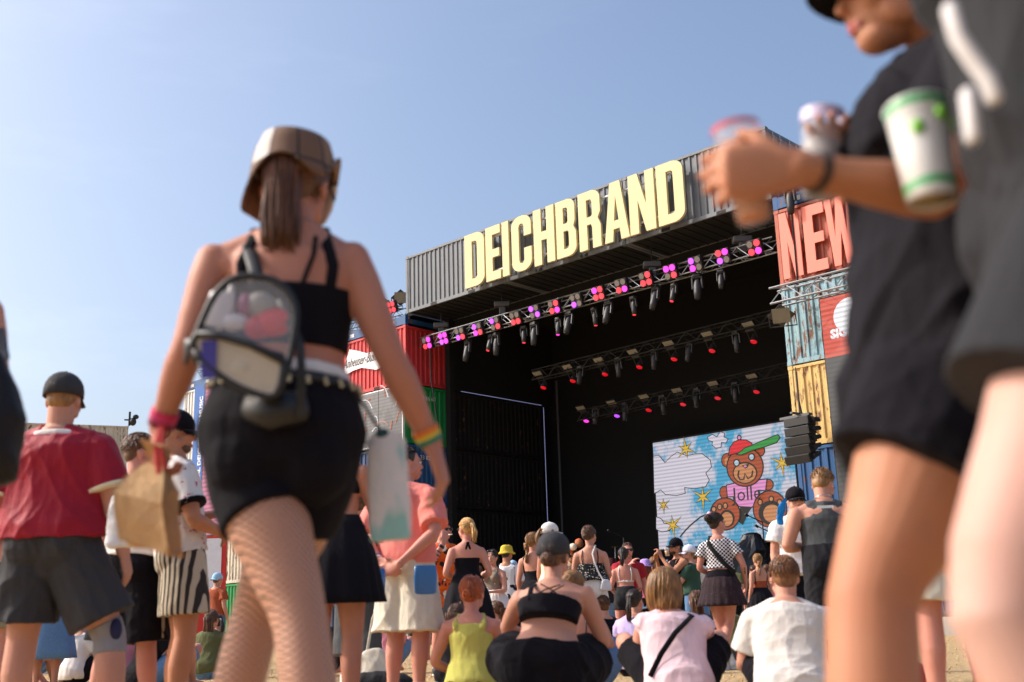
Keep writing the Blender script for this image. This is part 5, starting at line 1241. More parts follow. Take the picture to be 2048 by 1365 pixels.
mb = MB(); mb.tube([bp(*p, -.05) for p in [(395, 668), (440, 672), (500, 690), (565, 722)]], .009, n=6); kid(mb.build('zip', PIP, smooth=True), bk)
solid('card', plain('card_white', 'd6d2d8', .4), lambda m: m.loft([bp(446, 588, .03), bp(432, 650, .03)], [(.03, .006)] * 2, n=8), origin=None); kid(bpy.data.objects['card'], bk)
for nm, c, px, py, r in (('red_pouch', 'd0202c', 545, 645, (.045, .02, .035)), ('red_pouch', 'c02838', 515, 655, (.03, .02, .03)), ('white_pack', 'd4cdd2', 470, 645, (.035, .02, .02)), ('grey_pack', '8d8a84', 520, 610, (.035, .02, .03)), ('purple_pack', '8a3a62', 492, 612, (.02, .02, .03)), ('white_pack', 'd9d6d2', 440, 620, (.014, .015, .05)), ('white_pack', 'dcd8d4', 462, 605, (.01, .015, .045))):
    m = MB(); m.ell(bp(px, py, .04), r, n=12, m=8); kid(m.build(nm, plain('pack_' + c, c, .4), smooth=True), bk)
m = MB(); m.box((-.016, -.004, -.045), (.016, .0, .04), M.Translation(bp(418, 718, -.047))); kid(m.build('purple_label', plain('label_purple', '3b3088', .5)), bk)
m = MB(); m.ell(bp(480, 735, -.043), (.026, .004, .018), n=12, m=8); kid(m.build('grey_mark', plain('mark_grey', 'b3a999', .6), smooth=True), bk)
spts = [bp(515, 560, .06), bp(508, 530, .09), bp(500, 503, .125), W(495, 483, 2.63), W(493, 490, 2.70), W(493, 520, 2.76)]
m = MB(); m.loft(spts, [(.017, .005)] * 6, side=V((1, 0, 0)), n=8); kid(m.build('shoulder_strap', PIP, smooth=True), bk)
m = MB(); m.loft([bp(560, 600, .06), bp(600, 690, .0), bp(604, 760, .02), bp(600, 835, .02)], [(.010, .004)] * 4, side=V((1, 0, 0)), n=8); kid(m.build('loose_strap', PIP, smooth=True), bk)
m = MB(); m.loft([bp(395, 690, .05), bp(375, 690, .05), bp(372, 720, .08)], [(.02, .006)] * 3, side=V((0, 0, 1)), n=8); kid(m.build('side_strap', PIP, smooth=True), bk)
# belt pouch and hanging white pouch
def fp(px, py, d=-.2): return W(px, py, 2.65 + d)
solid('belt_pouch', plain('pouch_black', '141418', .4), lambda m: m.loft([fp(500, 815, -.15), fp(545, 822, -.19), fp(600, 815, -.17)], [(.036, .02), (.045, .028), (.036, .02)], side=V((0, 0, 1)), n=14), 'small black belt pouch below the clear backpack of the walking woman', 'pouch')
k = NT('pouch_print'); g = k.noise(9, k.map((1, 1, .5)), detail=2); k.base(k.mix(k.ramp(g, [(.6, (0, 0, 0)), (.66, (1, 1, 1))]), lin('d6d3d4'), lin('8fbfba'))); k.set(Roughness=.5); k.bump(k.noise(9, detail=5), .5, .03); POUCH = k.m
pl = [fp(738, 878, .05), fp(806, 885, .05), fp(818, 1080, .05), fp(746, 1085, .05)]
mb = MB(); mb.loft([(pl[0] + pl[1]) / 2 + V((0, 0, .02)), (pl[0] + pl[1]) / 2, (pl[0] + pl[1] + pl[2] + pl[3]) / 4, (pl[2] + pl[3]) / 2], [(.034, .006), (.05, .008), (.052, .011), (.05, .008)], side=(pl[1] - pl[0]).normalized(), n=18, dome=(0, .1))
o = mb.build('drawstring_pouch', POUCH, smooth=True, vox=.0045, sm=2, disp=.02); tag(o, 'white drawstring pouch with teal print hanging beside the hip of the walking woman', 'pouch')
o2 = solid('knot', plain('knot_teal', '17474a', .7), lambda m: m.ell(fp(765, 868, .05), (.018, .014, .013))); o2.parent = o
o3 = solid('cord', PIP, lambda m: m.tube([fp(765, 868, .05), fp(740, 830, .05), fp(715, 790, .06)], .004, n=6)); o3.parent = o
# ================================================================== 2 the cup carrier in black, walking left
loc = V((W(1850, 790, 1.75).x, 1.75, 0))
def w(px, py, D): return W(px, py, D) - loc
sb = w(1890, 200, 1.75); hb_ = w(1872, 815, 1.75)
aL = w(1690, 1700, 1.58); aL.z = .08; aR = w(2060, 1500, 2.0); aR.z = .16
pose = dict(P=w(1880, 790, 1.75), N=w(1900, 105, 1.75), C=w(1795, -22, 1.74), hL=hb_ - V((0, .075, 0)), hR=hb_ + V((0, .08, 0)), kL=w(1742, 1190, 1.65), kR=w(1985, 1150, 1.86), aL=aL, aR=aR, sL=sb - V((0, .15, 0)), sR=sb + V((.0, .16, 0)), eL=w(1885, 392, 1.52), wL=w(1588, 338, 1.42), eR=w(1860, 420, 1.98), wR=w(1700, 372, 1.82), tL=aL + V((-.15, 0, -.05)), tR=aR + V((-.13, 0, -.09)))
p2 = Person('person in black cap and oversized black t-shirt carrying cups in outstretched hand', loc, H=1.7, sex='f', skin='tan', vox=.0048, pose=pose, scale_j=False, look=(0, -4, 0), fat=1.12, hands={'L': dict(d=(-1, .0, -.02), n=(0, 1, .1), curl=40, th=-1, curls=[38, 42, 44, 46]), 'R': dict(d=(-.35, -.35, .85), n=(-.3, -.9, -.2), curl=30)})
p2.flb = .15; p2.shirt(BLKC, hem=-.2, sleeve=.34, loose=.8, infl=.024, disp=.03, flare=.012, top=.95); p2.cap(BLKC); p2.hair(HD, 'short')
p2.face(iris='3a2a20', lips='b5605a')
p2.shorts(BLKC, end=.215, infl=.026, flare=.012, loose=.8)
p2.band('L', .93, plain('band_dark', '2a2020', .7), .006, .004, 'bracelet')
p2.band('R', .9, plain('band_d8303a', 'd8303a', .7), .008, .005); p2.band('R', .94, plain('band_6ab030', '6ab030', .7), .008, .005)
def cup(base, axis, H, r0, r1, liquid, fill, label, name='plastic_cup', wall=None):
    a = axis.normalized(); root = empty(name, base); tag(root, label, 'cup', None)
    z = V((0, 0, 1)); 
    m = MB(); s_ = a.orthogonal().normalized(); prof_ = [(0, r0 * .9), (.0, r0), (.5, (r0 + r1) / 2), (.98, r1), (1, r1 * 1.05), (1.0, r1 * .97), (.5, (r0 + r1) / 2 * .96), (.03, r0 * .95)]
    m.loft([a * (H * q) for q, r in prof_], [r for q, r in prof_], side=s_, n=24, dome=0, cap=False); m.build('cup_wall', wall or CUPM, root, smooth=True)
    if fill:
        m = MB(); m.loft([a * (H * .03), a * (H * fill)], [r0 * .94, lerp(r0, r1, fill) * .94], side=s_, n=24, dome=0); m.build('drink', liquid, root, smooth=True)
    return root
k = NT('cup_clear'); k.base((.8, .8, .82)); k.set(Roughness=.15, Alpha=.16); CUPM = k.m
ORD_ = plain('drink_orange', 'c9742a', .2)
c1_ = W(1510, 442, 1.47); c2_ = W(1470, 258, 1.475)
cu = cup(c1_, c2_ - c1_, (c2_ - c1_).length, .024, .032, ORD_, .8, 'cup of orange drink with red rim held out at the end of the arm')
m = MB(); ax = (c2_ - c1_); m.loft([ax * .965, ax * 1.01], [.0332, .0338], side=ax.orthogonal().normalized(), n=24, dome=0, cap=False); m.build('rim_band', plain('cup_red', 'cf3a34', .4), cu, smooth=True)
c1_ = W(1640, 395, 1.77); c2_ = W(1645, 228, 1.77)
cu = cup(c1_, c2_ - c1_, (c2_ - c1_).length, .030, .036, plain('drink_grey', '8f8580', .3), .62, 'clear cup with pale lilac rim held in the far hand of the black t-shirt person')
m = MB(); ax = (c2_ - c1_); m.loft([ax * .88, ax * 1.01], [.0358, .0368], side=ax.orthogonal().normalized(), n=24, dome=0, cap=False); m.build('rim_band', plain('cup_lilac', 'cdbfdc', .4), cu, smooth=True)
# ================================================================== 3 grey top at the frame's edge
D3 = 1.22; loc = V((W(2262, 720, D3).x, D3, 0))
def tl(v): q = V(v) - loc; return V((q.y, -q.x, q.z))     # world -> local of a figure facing left
kl = tl(W(2000, 1215, 1.12)); al = V((-.1, .02, .08))
pose3 = dict(kL=kl, aL=al, kR=(.1, -.12, .49), aR=(.1, -.35, .16), eR=tl(W(2070, 400, 1.5)), wR=tl(W(2075, 385, 1.46)), eL=(-.18, -.2, 1.10), wL=(-.12, -.25, .88))
p3 = Person('person in charcoal grey top with pale bare leg at the right edge holding a cup', loc, H=1.72, yaw=-90, sex='f', skin='pale', vox=.005, pose=pose3, hands={'R': dict(d=(-.35, .9, .15), n=(-.9, -.1, .1), curl=75)}, fat=1.0)
GREYT = cloth('grey_jersey', '222226'); p3.flb = .1; p3.shirt(GREYT, hem=-.4, sleeve=.45, loose=.9, infl=.024, disp=.028, flare=.02); p3.shorts(GREYT, end=.275, infl=.028, flare=.012, loose=.8); p3.hair(HDB, 'long', tail=.45)
PIPW = plain('piping_white', 'cbc8ca', .7)
for pts in ([(1900, 20), (1915, 75), (1945, 120), (1975, 160), (1988, 195)], [(1935, 190), (1940, 235), (1945, 275)]):
    m = MB(); m.loft([tl(W(x_, y_, 1.045 if len(pts) > 3 else 1.09)) for x_, y_ in pts], [(.012, .008)] * len(pts), n=10); p3.add(m, 'white_piping', PIPW)
c1_ = W(1866, 400, 1.36); c2_ = W(1835, 232, 1.38)
CW = plain('cup_white', 'd6d4d2', .35)
cu = cup(c1_, c2_ - c1_, (c2_ - c1_).length * 1.08, .031, .041, plain('drink_tan', 'a08a66', .4), .9, 'white paper cup with green pattern held in front of the black t-shirt', 'paper_cup', CW)
CG = plain('cup_green', '3f9a5a', .4); ax = (c2_ - c1_) * 1.08; sx_ = ax.orthogonal().normalized(); 
m = MB(); m.loft([ax * .9, ax * 1.01], [.0402, .0418], side=sx_, n=24, dome=0, cap=False); m.build('rim_band', CG, cu, smooth=True)
m = MB(); m.loft([ax * .06, ax * .14], [.0322, .033], side=sx_, n=24, dome=0, cap=False); m.build('base_band', CG, cu, smooth=True)
yv = ax.normalized().cross(sx_)
for q, th in ((.82, -1.2), (.74, -.6), (.68, -2.0)):
    m = MB(); r = lerp(.031, .041, q); d_ = V((math.cos(th), math.sin(th), 0)); c = ax * q + V((math.cos(th) * r, math.sin(th) * r, 0)); m.ell(c, (.009, .006, .011), n=10, m=6); m.build('leaf_print', plain('leaf_green', '7cc23a', .5), cu, smooth=True)
# ================================================================== mid distance, left to right
# red shirt
p = person_at('man in red football shirt and dark grey cap standing with his back turned', 128, 752, 1.83, 4, sex='m', skin='fair', fat=1.2, look=(-4, -6, 0), pose=dict(eR=(.27, .0, 1.10), wR=(.31, .07, .86), eL=(-.28, -.02, 1.1), wL=(-.24, .12, .92), aL=(-.12, -.02, .08), aR=(.33, .02, .08), kL=(-.12, .02, .49), kR=(.27, .06, .49)))
p.shirt(REDJ, hem=.0, sleeve=.41, loose=.85, infl=.034, disp=.02, trim=CREAM); p.shorts(CHAR, top=.08, end=.41, infl=.024, flare=.03, loose=.8, disp=.02); p.hair(HDB, 'short'); p.cap(CHAR); p.shoes(SHOEW, SOCKW)
mb = MB(); p.torso(mb, .945, .99, infl=.012, m=4); p.g(mb, 'collar', WHC, 0); c_ = p.tor(.93)
S2 = p.rot
t_o = text_obj('lettering', 'AUTO', .055, plain('print_blue', '2a3f8a', .6), M(((1, 0, 0, -.09), (0, 0, -1, p.surf(.93, 270, .026).y), (0, 1, 0, p.surf(.90, 270, 0).z + .01), (0, 0, 0, 1))), p.root, ext=.002, bold=.003); bpy.data.objects.remove(t_o)
mb = MB(); p.limb(mb, 'lR', .43, .60, infl=.007, m=8, n=16, dome=(0, 0)); kb = p.g(mb, 'knee_brace', cloth('brace_grey', '8f8a8c'), .004); mb = MB(); mb.ell(p.J['kR'] + V((.05, -.05, .03)), (.03, .035, .055)); q = p.g(mb, 'brace_pad', cloth('brace_navy', '2b2c4e'), 0); q.parent = kb
for X, sg in (('L', -1),):
    mb = MB(); J = p.J; a, b = J['h' + X] + V((sg * .15, 0, .02)), J['k' + X] + V((sg * .14, 0, .13)); mb.loft([a, b], [(.004, .016)] * 2, side=V((1, 0, 0)), n=6); p.add(mb, 'side_stripe', plain('stripe_grey', '9a9488', .7))
# black shorts friend with the white top
p = person_at('person in white top and long black track shorts standing right of the red shirt', 282, 868, 1.72, 20, sex='m', skin='pink', fat=1.0, look=(50, 0, 0), pose=dict(aL=(-.16, -.1, .08), kL=(-.12, -.03, .49), aR=(.12, .06, .08)))
p.shirt(WHC, hem=.06, sleeve=.3); p.shorts(BLKC, end=.5, infl=.024, flare=.035, loose=.9); p.hair(HB, 'short'); p.shoes(SHOEB, SOCKW)
for X, sg in (('L', -1), ('R', 1)):
    mb = MB(); J = p.J; mb.loft([J['h' + X] + V((sg * .135, -.02, 0)), J['k' + X] + V((sg * .132, -.02, .02))], [(.004, .014)] * 2, side=V((1, 0, 0)), n=6); p.add(mb, 'side_stripe', plain('stripe_grey', '9a9488', .7))
tb = W(245, 1045, 5.45); mb = MB(); mb.loft([tb + V((0, 0, .13)), tb, tb - V((0, 0, .1))], [(.07, .02), (.085, .035), (.08, .03)], side=V((1, 0, 0)), n=16); o = mb.build('tote_bag', POUCH, smooth=True, vox=.008, sm=2, disp=.02); tag(o, 'white cloth bag with teal print below the arm of the red shirt man', 'bag')
# floral shirt
p = person_at('man in white floral shirt and striped shorts facing right with hands on his belly', 378, 826, 1.8, 68, sex='m', skin='tan', fat=.98, look=(4, -4, 0), pose=dict(N=(0, -.06, 1.43), C=(0, -.06, 1.585), sL=(-.183, -.05, 1.352), sR=(.183, -.05, 1.352), eR=(.27, .02, 1.08), wR=(.13, .19, 1.02), eL=(-.26, .0, 1.12), wL=(-.08, .19, 1.15)), hands={'R': dict(d=(-.8, .35, .1), n=(0, -1, 0), curl=14, spread=.14, th=-1), 'L': dict(d=(.8, .3, 0), n=(0, -1, 0), curl=14, spread=.1)})
p.shirt(cloth('floral_white', 'dcd6cf', 'sprig', 'b8385e', 26), hem=-.02, sleeve=.36, loose=.8, infl=.018, disp=.022, trim=BLKC); p.shorts(cloth('stripe_shorts', 'c2b59f', 'stripes', '35302f', 145), end=.37, infl=.02, flare=.03, loose=.7); p.hair(HB, 'short'); p.cap(BLKC); p.face(True, beard=HB); p.shoes(SHOEW, SOCKW)
# far left edge
p = person_at('person in grey vest with black backpack cut off by the left edge', -170, 560, 1.78, -5, D=3.05, sex='m', skin='fair', look=(-10, 0, 0), pose=dict(eR=(.235, -.02, 1.10), wR=(.17, .2, 1.0)))
p.tank(cloth('slate', '5a6478'), hem=.0); p.shorts(BLKC, end=.4); p.hair(HB, 'short'); p.shoes(SHOEB)
lc = W(-8, 840, 2.85); mb = MB(); mb.loft([lc + V((-.02, 0, .16)), lc + V((-.01, 0, .08)), lc, lc + V((0, 0, -.12))], [(.03, .03), (.055, .05), (.08, .07), (.07, .06)], side=V((1, 0, 0)), n=16); o = mb.build('backpack', cloth('nylon_black', '17171b', rough=.5), smooth=True, vox=.009, sm=2, disp=.02); tag(o, 'black nylon backpack hanging at the left edge of the picture', 'backpack'); m = MB(); m.loft([lc + V((-.02, 0, .15)), W(4, 720, 2.9), W(-6, 660, 3.0)], [(.02, .004)] * 3, n=8); q = m.build('strap', PIP, smooth=True); q.parent = o
# black skirt woman behind the walker
p = person_at('woman in black crop top and pleated black skirt behind the walking woman', 672, 820, 1.7, 12, sex='f', skin='warm', look=(20, 0, 0), fat=1.03, pose=dict(eR=(.21, .06, 1.12), wR=(.14, .22, 1.05)))
p.crop(BLKC, .6, .84, .008); p.skirt(BLKC, top=.38, L=.46, flare=.09, pleats=18, amp=.04); p.hair(HB, 'short'); p.shoes(SHOEB, SOCKW); p.shorts(BLKC, end=.1)
# salmon man
p = person_at('man in salmon shirt and off white shorts standing with hands clasped behind his back', 812, 893, 1.8, 26, sex='m', skin='pink', fat=1.02, look=(46, 2, 0), pose=dict(eL=(-.27, -.1, 1.10), eR=(.28, -.1, 1.10), wL=(-.08, -.205, .93), wR=(.075, -.22, .90)), hands={'L': dict(d=(.75, -.08, -.5), n=(0, 1, .1), curl=30), 'R': dict(d=(-.85, -.05, -.35), n=(0, -1, .2), curl=32)})
p.shirt(SAL, hem=-.03, sleeve=.42, loose=.75, infl=.03, disp=.03); p.shorts(OFFW, top=.12, end=.52, infl=.026, flare=.05, loose=.95, disp=.026); p.hair(HD, 'short'); p.shoes(SHOEB, SOCKW); p.face(iris='3a2a20')
p.band('L', .93, plain('band_purple', '5a4a8a', .7), .006); p.band('L', .96, plain('band_ddd', 'd8d0d8', .7), .006)
for px, py, D_, lab in ((851, 1160, 7.3, 'blue plastic pouch on the right hip of the salmon shirt man'), (748, 1166, 7.4, 'blue plastic pouch on the left hip of the salmon shirt man')):
    c = W(px, py, D_); solid('plastic_pouch', BLUEPL, lambda m: m.loft([c + V((0, 0, .085)), c + V((0, 0, .02)), c - V((0, 0, .08))], [(.07, .008), (.075, .016), (.07, .012)], side=V((1, .3, 0)), n=14), lab, 'pouch', 'blue pouches on the salmon shirt man')
# grey jeans person, tote
p = person_at('person in black t-shirt and cropped grey jeans between the black skirt and salmon man', 716, 985, 1.74, 10, sex='m', skin='fair'); p.shirt(BLKC, hem=-.04); p.shorts(DENG, end=.72, infl=.022, flare=.02, loose=.8); p.hair(HB, 'short'); p.shoes(SHOEW, SOCKW)
c = W(748, 1290, 9.4); o = solid('tote_bag', OFFW, lambda m: m.loft([V((c.x, c.y, .36)), V((c.x, c.y, .2)), V((c.x + .02, c.y, .03))], [(.1, .03), (.19, .07), (.22, .08)], side=V((1, 0, 0)), n=16), 'cream canvas tote bag standing on the grass behind the salmon man', 'bag', vox=.012, sm=2, disp=.03)
m = MB(); m.loft([V((c.x - .06, c.y, .34)), V((c.x - .01, c.y, .62)), V((c.x + .05, c.y, .75))], [(.012, .004)] * 3, n=6); q = m.build('strap', OFFW); q.parent = o
# smoker
HAW = cloth('hawaiian_orange', 'e0641e', 'floral', '23272a', 11)
p = person_at('man in orange Hawaiian shirt, backwards cap and sunglasses smoking toward the camera', 886, 1040, 1.8, 152, sex='m', skin='pink', look=(-14, 0, 0), pose=dict(eR=(.23, .13, 1.18), wR=(.09, .2, 1.42), eL=(-.26, .02, 1.1)), hands={'R': dict(d=(-.25, -.1, 1), n=(0, -1, 0), curl=18, spread=.1)})
p.shirt(HAW, hem=-.03, sleeve=.4, loose=.7, disp=.02); p.shorts(HAW, end=.42, infl=.02, flare=.03, loose=.7); p.hair(HB, 'short'); p.cap(BLKC, True); p.face(True); p.shoes(SHOEB, SOCKW)
p.band('R', .93, plain('watch_black', '17171a', .4), .012, .006, 'watch'); 
for t in (.62, .68, .75, .82): p.band('R', t, plain('tattoo_ink', '4a4450', .7), .006, .0015, 'tattoo')
c = p.wpt(p.hp(.02, .105, -.066)); solid('cigarette', plain('paper_white', 'e8e4de', .8), lambda m: m.tube([c, c + V((.05, -.06, 0))], .006, n=8), 'white cigarette at the lips of the smoking man', 'cigarette')
# blond ponytail
p = person_at('blond woman with ponytail in backless black halter dress facing the stage', 932, 1038, 1.73, -12, sex='f', skin='pink', look=(-22, 0, 0), fat=1.05, pose=dict(eL=(-.25, -.06, 1.10), wL=(-.1, .2, 1.06), eR=(.25, -.04, 1.10), wR=(.12, .2, 1.03)))
p.crop(BLKC, .24, .69, .008); p.skirt(BLKC, top=.36, L=.5, flare=.1, pleats=9, amp=.06, name='dress_skirt'); p.hair(HBL, 'pony', tail=.2); p.shoes(SHOEB)
m = MB(); c = p.tor(1.0)[0] - p.fwd * .062; m.ell(c, (.02, .012, .014)); [m.loft([c, c + V((sg * .02, -.012, -.05)), c + V((sg * .03, -.01, -.12))], [(.012, .003)] * 3, n=6) for sg in (-1, 1)]; p.add(m, 'neck_bow', BLKC)
m = MB(); p.limb  # halter straps round the neck
m.loft([p.tor(.985)[0] + p.fwd * .06, p.tor(.99)[0] + p.ss * .06, c, p.tor(.99)[0] - p.ss * .06, p.tor(.985)[0] + p.fwd * .06], [.006] * 5, n=6); p.add(m, 'halter_strap', BLKC)
p.face(True)
# woman facing the camera
p = person_at('dark haired woman in taupe tank top and tiered white skirt facing the camera', 985, 1100, 1.66, 205, sex='f', skin='fair', look=(-8, 4, 0), pose=dict(eR=(.22, .05, 1.10), wR=(.16, .28, 1.10), eL=(-.22, .04, 1.08), wL=(-.05, .26, 1.06)))
p.tank(cloth('taupe_rib', '7a6c5e'), hem=.24); p.skirt(WHC, top=.34, L=.36, flare=.1, pleats=22, amp=.07, tiers=3); p.hair(HD, 'long', tail=.38); p.face(); p.shoes(SHOEW)
m = MB(); [p.hell(m, (sg * .036, .06, .085), (.03, .014, .016)) for sg in (-1, 1)]; p.add(m, 'sunglasses', plain('sunglass_black', '0d0d10', .12)); p.strap([p.tor(.97)[0] + p.fwd * .06, p.surf(.8, 100, .01), p.surf(.5, 120, .012)], .006, WHC, 'lanyard')
c = p.wpt(p.J['wL'] + V((.02, .06, -.15))); solid('towel', cloth('towel_pale', 'cfd2dc'), lambda m: m.loft([c + V((0, 0, .2)), c, c - V((.05, 0, .28))], [(.05, .03), (.1, .04), (.13, .05)], n=14), 'pale cloth bundle hanging from the hands of the woman in the white tiered skirt', 'cloth', vox=.014, sm=1, disp=.04)
# yellow hat
p = person_at('man in yellow patterned bucket hat and black and white shirt', 1013, 1093, 1.78, 14, sex='m', skin='tan', look=(12, 0, 0)); p.shirt(cloth('mono_shirt', 'd8d6d6', 'sprig', '1a1a1e', 5), hem=-.05, sleeve=.38, loose=.8); p.shorts(BLKC, end=.5); p.hair(HD, 'short'); p.bucket(cloth('yellow_hat', 'd2b43c', 'sprig', 'a8862a', 40), brim=.045, drop=.035); p.shoes(SHOEB); p.strap_over('R', .2, .3, cloth('stripe_bag', 'cdbfc4', 'stripes', '7a4a5a', 160), .04)
# braid + white cap
p = person_at('woman with long blond braid and low backed black top', 1066, 1066, 1.70, 22, sex='f', skin='fair', look=(25, 0, 0)); p.crop(BLKC, .3, .58); p.skirt(BLKC, top=.34, L=.4); p.hair(HDB, 'braid', tail=.24); p.strap_over('R', .45, .5, BLKC, .008, 330, 60); p.strap_over('L', .45, .5, BLKC, .008, 210, 120); p.shoes(SHOEW)
p = person_at('woman in white baseball cap and cream top facing right', 1098, 1048, 1.74, 58, sex='f', skin='warm', look=(12, 0, 0)); p.tank(CREAM, hem=.1, top=.9); p.shorts(CREAM, end=.2); p.hair(HDB, 'pony', tail=.2); p.cap(WHC); p.face(); p.shoes(SHOEW)
# dotted camisole
p = person_at('woman with low bun in dotted black camisole and frayed white shorts', 1178, 1052, 1.72, 8, sex='f', skin='fair', look=(22, 0, 0), fat=1.03, pose=dict(eL=(-.22, .02, 1.1), wL=(-.12, .2, 1.05), eR=(.22, .02, 1.1), wR=(.14, .2, 1.04)))
DOTS = cloth('dotted_black', '17171b', 'dots', 'cfc9c0', 42); mb = MB(); p.torso(mb, .16, .63, infl=.012, loose=.4, flare=.05, hem=True); p.g(mb, 'camisole', DOTS, .014); p.shorts(WHC, end=.14, infl=.012, flare=.018, loose=.5)
for X in 'LR': p.strap_over(X, .6, .68, BLKC, .006)
p.hair(HB, 'lowbun'); p.shoes(SHOEW, SOCKW)
st = p.strap([p.tor(.97)[0] + p.ss * .07 + p.up * .045 + p.fwd * -.02, p.surf(.85, 282, .016), p.surf(.6, 292, .03), p.surf(.4, 302, .06), p.surf(.15, 312, .08)], .011, WHC, 'bag_strap')
c = p.wpt(p.surf(.1, 318, .07)); solid('shoulder_bag', plain('bag_white', 'd6d6da', .4), lambda m: m.loft([c + V((0, 0, .05)), c - V((0, 0, .05))], [(.06, .02), (.085, .025)], side=V((1, .5, 0)), n=12), 'small white shoulder bag hanging behind the woman in the dotted camisole', 'bag', vox=.012, sm=1)
# lace bra, black shorts
p = person_at('woman in white strappy bra and frayed black denim shorts, hair in clipped ponytail', 1247, 1097, 1.63, 4, sex='f', skin='pink', fat=1.06, look=(12, 0, 0), pose=dict(eL=(-.22, -.02, 1.1), wL=(-.16, .16, 1.0), eR=(.23, -.02, 1.1), wR=(.17, .16, 1.0), aL=(-.12, -.02, .08), aR=(.13, -.02, .08), kL=(-.11, .02, .49), kR=(.115, .02, .49)))
p.crop(cloth('lace_white', 'd9cdc2'), .49, .56, .008); p.shorts(DENB, end=.17, infl=.014, flare=.02, top=.36, loose=.4)
for X, sg in (('L', -1), ('R', 1)): p.strap_over(X, .55, .68, WHC, .008)
m = MB(); c = p.surf(.525, 270, .014); [m.loft([c, c + V((sg * .03, -.01, .012)), c + V((sg * .035, -.01, -.012)), c], [.007] * 4, n=6) for sg in (-1, 1)]; p.add(m, 'bow', WHC)
p.hair(HD, 'pony', tail=.2); p.shoes(SHOEW, SOCKW)
# red shirt, sunglasses
p = person_at('man in dark red shirt and sunglasses facing the camera behind the lace bra woman', 1254, 1086, 1.82, 172, sex='m', skin='pink', pose=dict(eR=(.2, .15, 1.15), wR=(.02, .2, 1.36))); p.shirt(cloth('dark_red', 'a01f2c'), sleeve=.35); p.shorts(BLKC, end=.5); p.hair(HB, 'short'); p.face(True); p.shoes(SHOEB, SOCKW)
# purple hat
p = person_at('woman in lilac bucket hat and pink top with red brown hair', 1290, 1121, 1.64, -25, sex='f', skin='fair'); p.shirt(cloth('hot_pink', 'e0788c'), hem=.1, sleeve=.2); p.shorts(BLKC, end=.3); p.hair(HAU, 'long', tail=.26); p.bucket(cloth('lilac_hat', 'a98cd0', 'sprig', '8a6ab8', 50), brim=.05, drop=.04); p.shoes(SHOEW)
# beer drinker
p = person_at('man in black cap and black vest raising a beer cup to his mouth', 1352, 1078, 1.8, -112, sex='m', skin='tan', pose=dict(eL=(-.2, .2, 1.2), wL=(-.05, .3, 1.44), eR=(.24, .16, 1.16), wR=(.08, .3, 1.40)), hands={'L': dict(d=(.3, .1, 1), n=(.8, .3, 0), curl=35)}); p.tank(BLKC, hem=0, narrow=.12); p.shorts(BLKC, end=.5); p.hair(HD, 'short'); p.cap(BLKC); p.face(True, beard=HD); p.shoes(SHOEB)
c = p.wpt(p.hp(0, .14, -.14)); cup(c, V((-.1, 0, 1)), .14, .032, .042, plain('drink_beer', 'c78a2e', .2), .6, 'plastic beer cup held by the man in the black cap')
# green tee girl
p = person_at('woman in white cap, bottle green t-shirt and light jeans facing left with a vape', 1378, 1092, 1.68, -68, sex='f', skin='fair', look=(-14, 0, 0), fat=1.1, pose=dict(eL=(-.2, .12, 1.12), wL=(-.08, .3, 1.28), eR=(.2, .1, 1.1)), hands={'L': dict(d=(.1, .2, 1), n=(.8, 0, 0), curl=45)}); p.shirt(GREEN, hem=.06, sleeve=.34, loose=.8); p.shorts(DENIM, end=.96, infl=.014, flare=.01, loose=.4); p.hair(HDB, 'pony', tail=.12); p.cap(cloth('cap_pale', 'd6d8e6')); p.face(); p.shoes(SHOEW)
c = p.wpt(p.J['wL'] + V((.02, .05, .1))); solid('vape', plain('vape_blue', '5f9ad8', .3), lambda m: m.loft([c, c + V((0, 0, .11))], [.013, .012], n=12), 'blue vape stick in the hand of the woman in the bottle green t-shirt', 'vape')
# checkered woman
CHK = cloth('checker_print', 'd8d3d6', 'check', '26222a', 150)
p = person_at('woman in checkered cropped t-shirt and dark ruffled skirt walking with a crossbody strap', 1432, 1027, 1.70, 18, sex='f', skin='pink', fat=.98, look=(38, 0, 0), pose=dict(eL=(-.23, -.02, 1.10), wL=(-.12, .16, 1.02), eR=(.26, -.02, 1.12), wR=(.25, .14, .93), kL=(-.06, .06, .49), aL=(.04, .12, .08), kR=(.06, .05, .50), aR=(-.04, -.18, .13)))
p.shirt(CHK, hem=.29, sleeve=.27, loose=.25, infl=.012, disp=.01, flare=.01); BRS = cloth('dark_lace', '2c1d22', 'sprig', '46343a', 60); p.skirt(BRS, top=.23, L=.36, flare=.08, pleats=20, amp=.05, tiers=2); p.shorts(BLKC, end=.08)
p.hair(HD, 'bun'); p.shoes(SHOEW, SOCKW); p.face()
m = MB(); p.hell(m, (-.05, -.08, .1), (.035, .025, .02)); p.hell(m, (-.01, -.1, .115), (.03, .02, .02)); p.add(m, 'hair_claw', plain('claw_pink', 'd9a0b4', .3))
p.strap([p.tor(.97)[0].lerp(p.J['sL'], .5) + p.up * .065, p.surf(.85, 240, .034), p.surf(.6, 268, .042), p.surf(.42, 295, .042), p.surf(.2, 325, .06)], .024, cloth('strap_black', '141416'), 'crossbody_strap')
for i in range(4): m = MB(); c = p.J['eR'].lerp(p.J['wR'], .2 + .09 * i) + V((.012, -.035, 0)); m.ell(c, (.012, .008, .01), n=8, m=5); p.add(m, 'tattoo', plain('tattoo_ink', '4a4450', .7))
# small dark shirt behind
p = person_at('short haired man in dark grey t-shirt with bag strap, far behind the checkered woman', 1506, 1132, 1.7, 8, sex='m', skin='pink'); p.shirt(cloth('dark_grey_tee', '3c3c40')); p.shorts(BLKC, end=.5); p.hair(HB, 'short'); p.strap_over('R', .3, .4, PIP, .02)
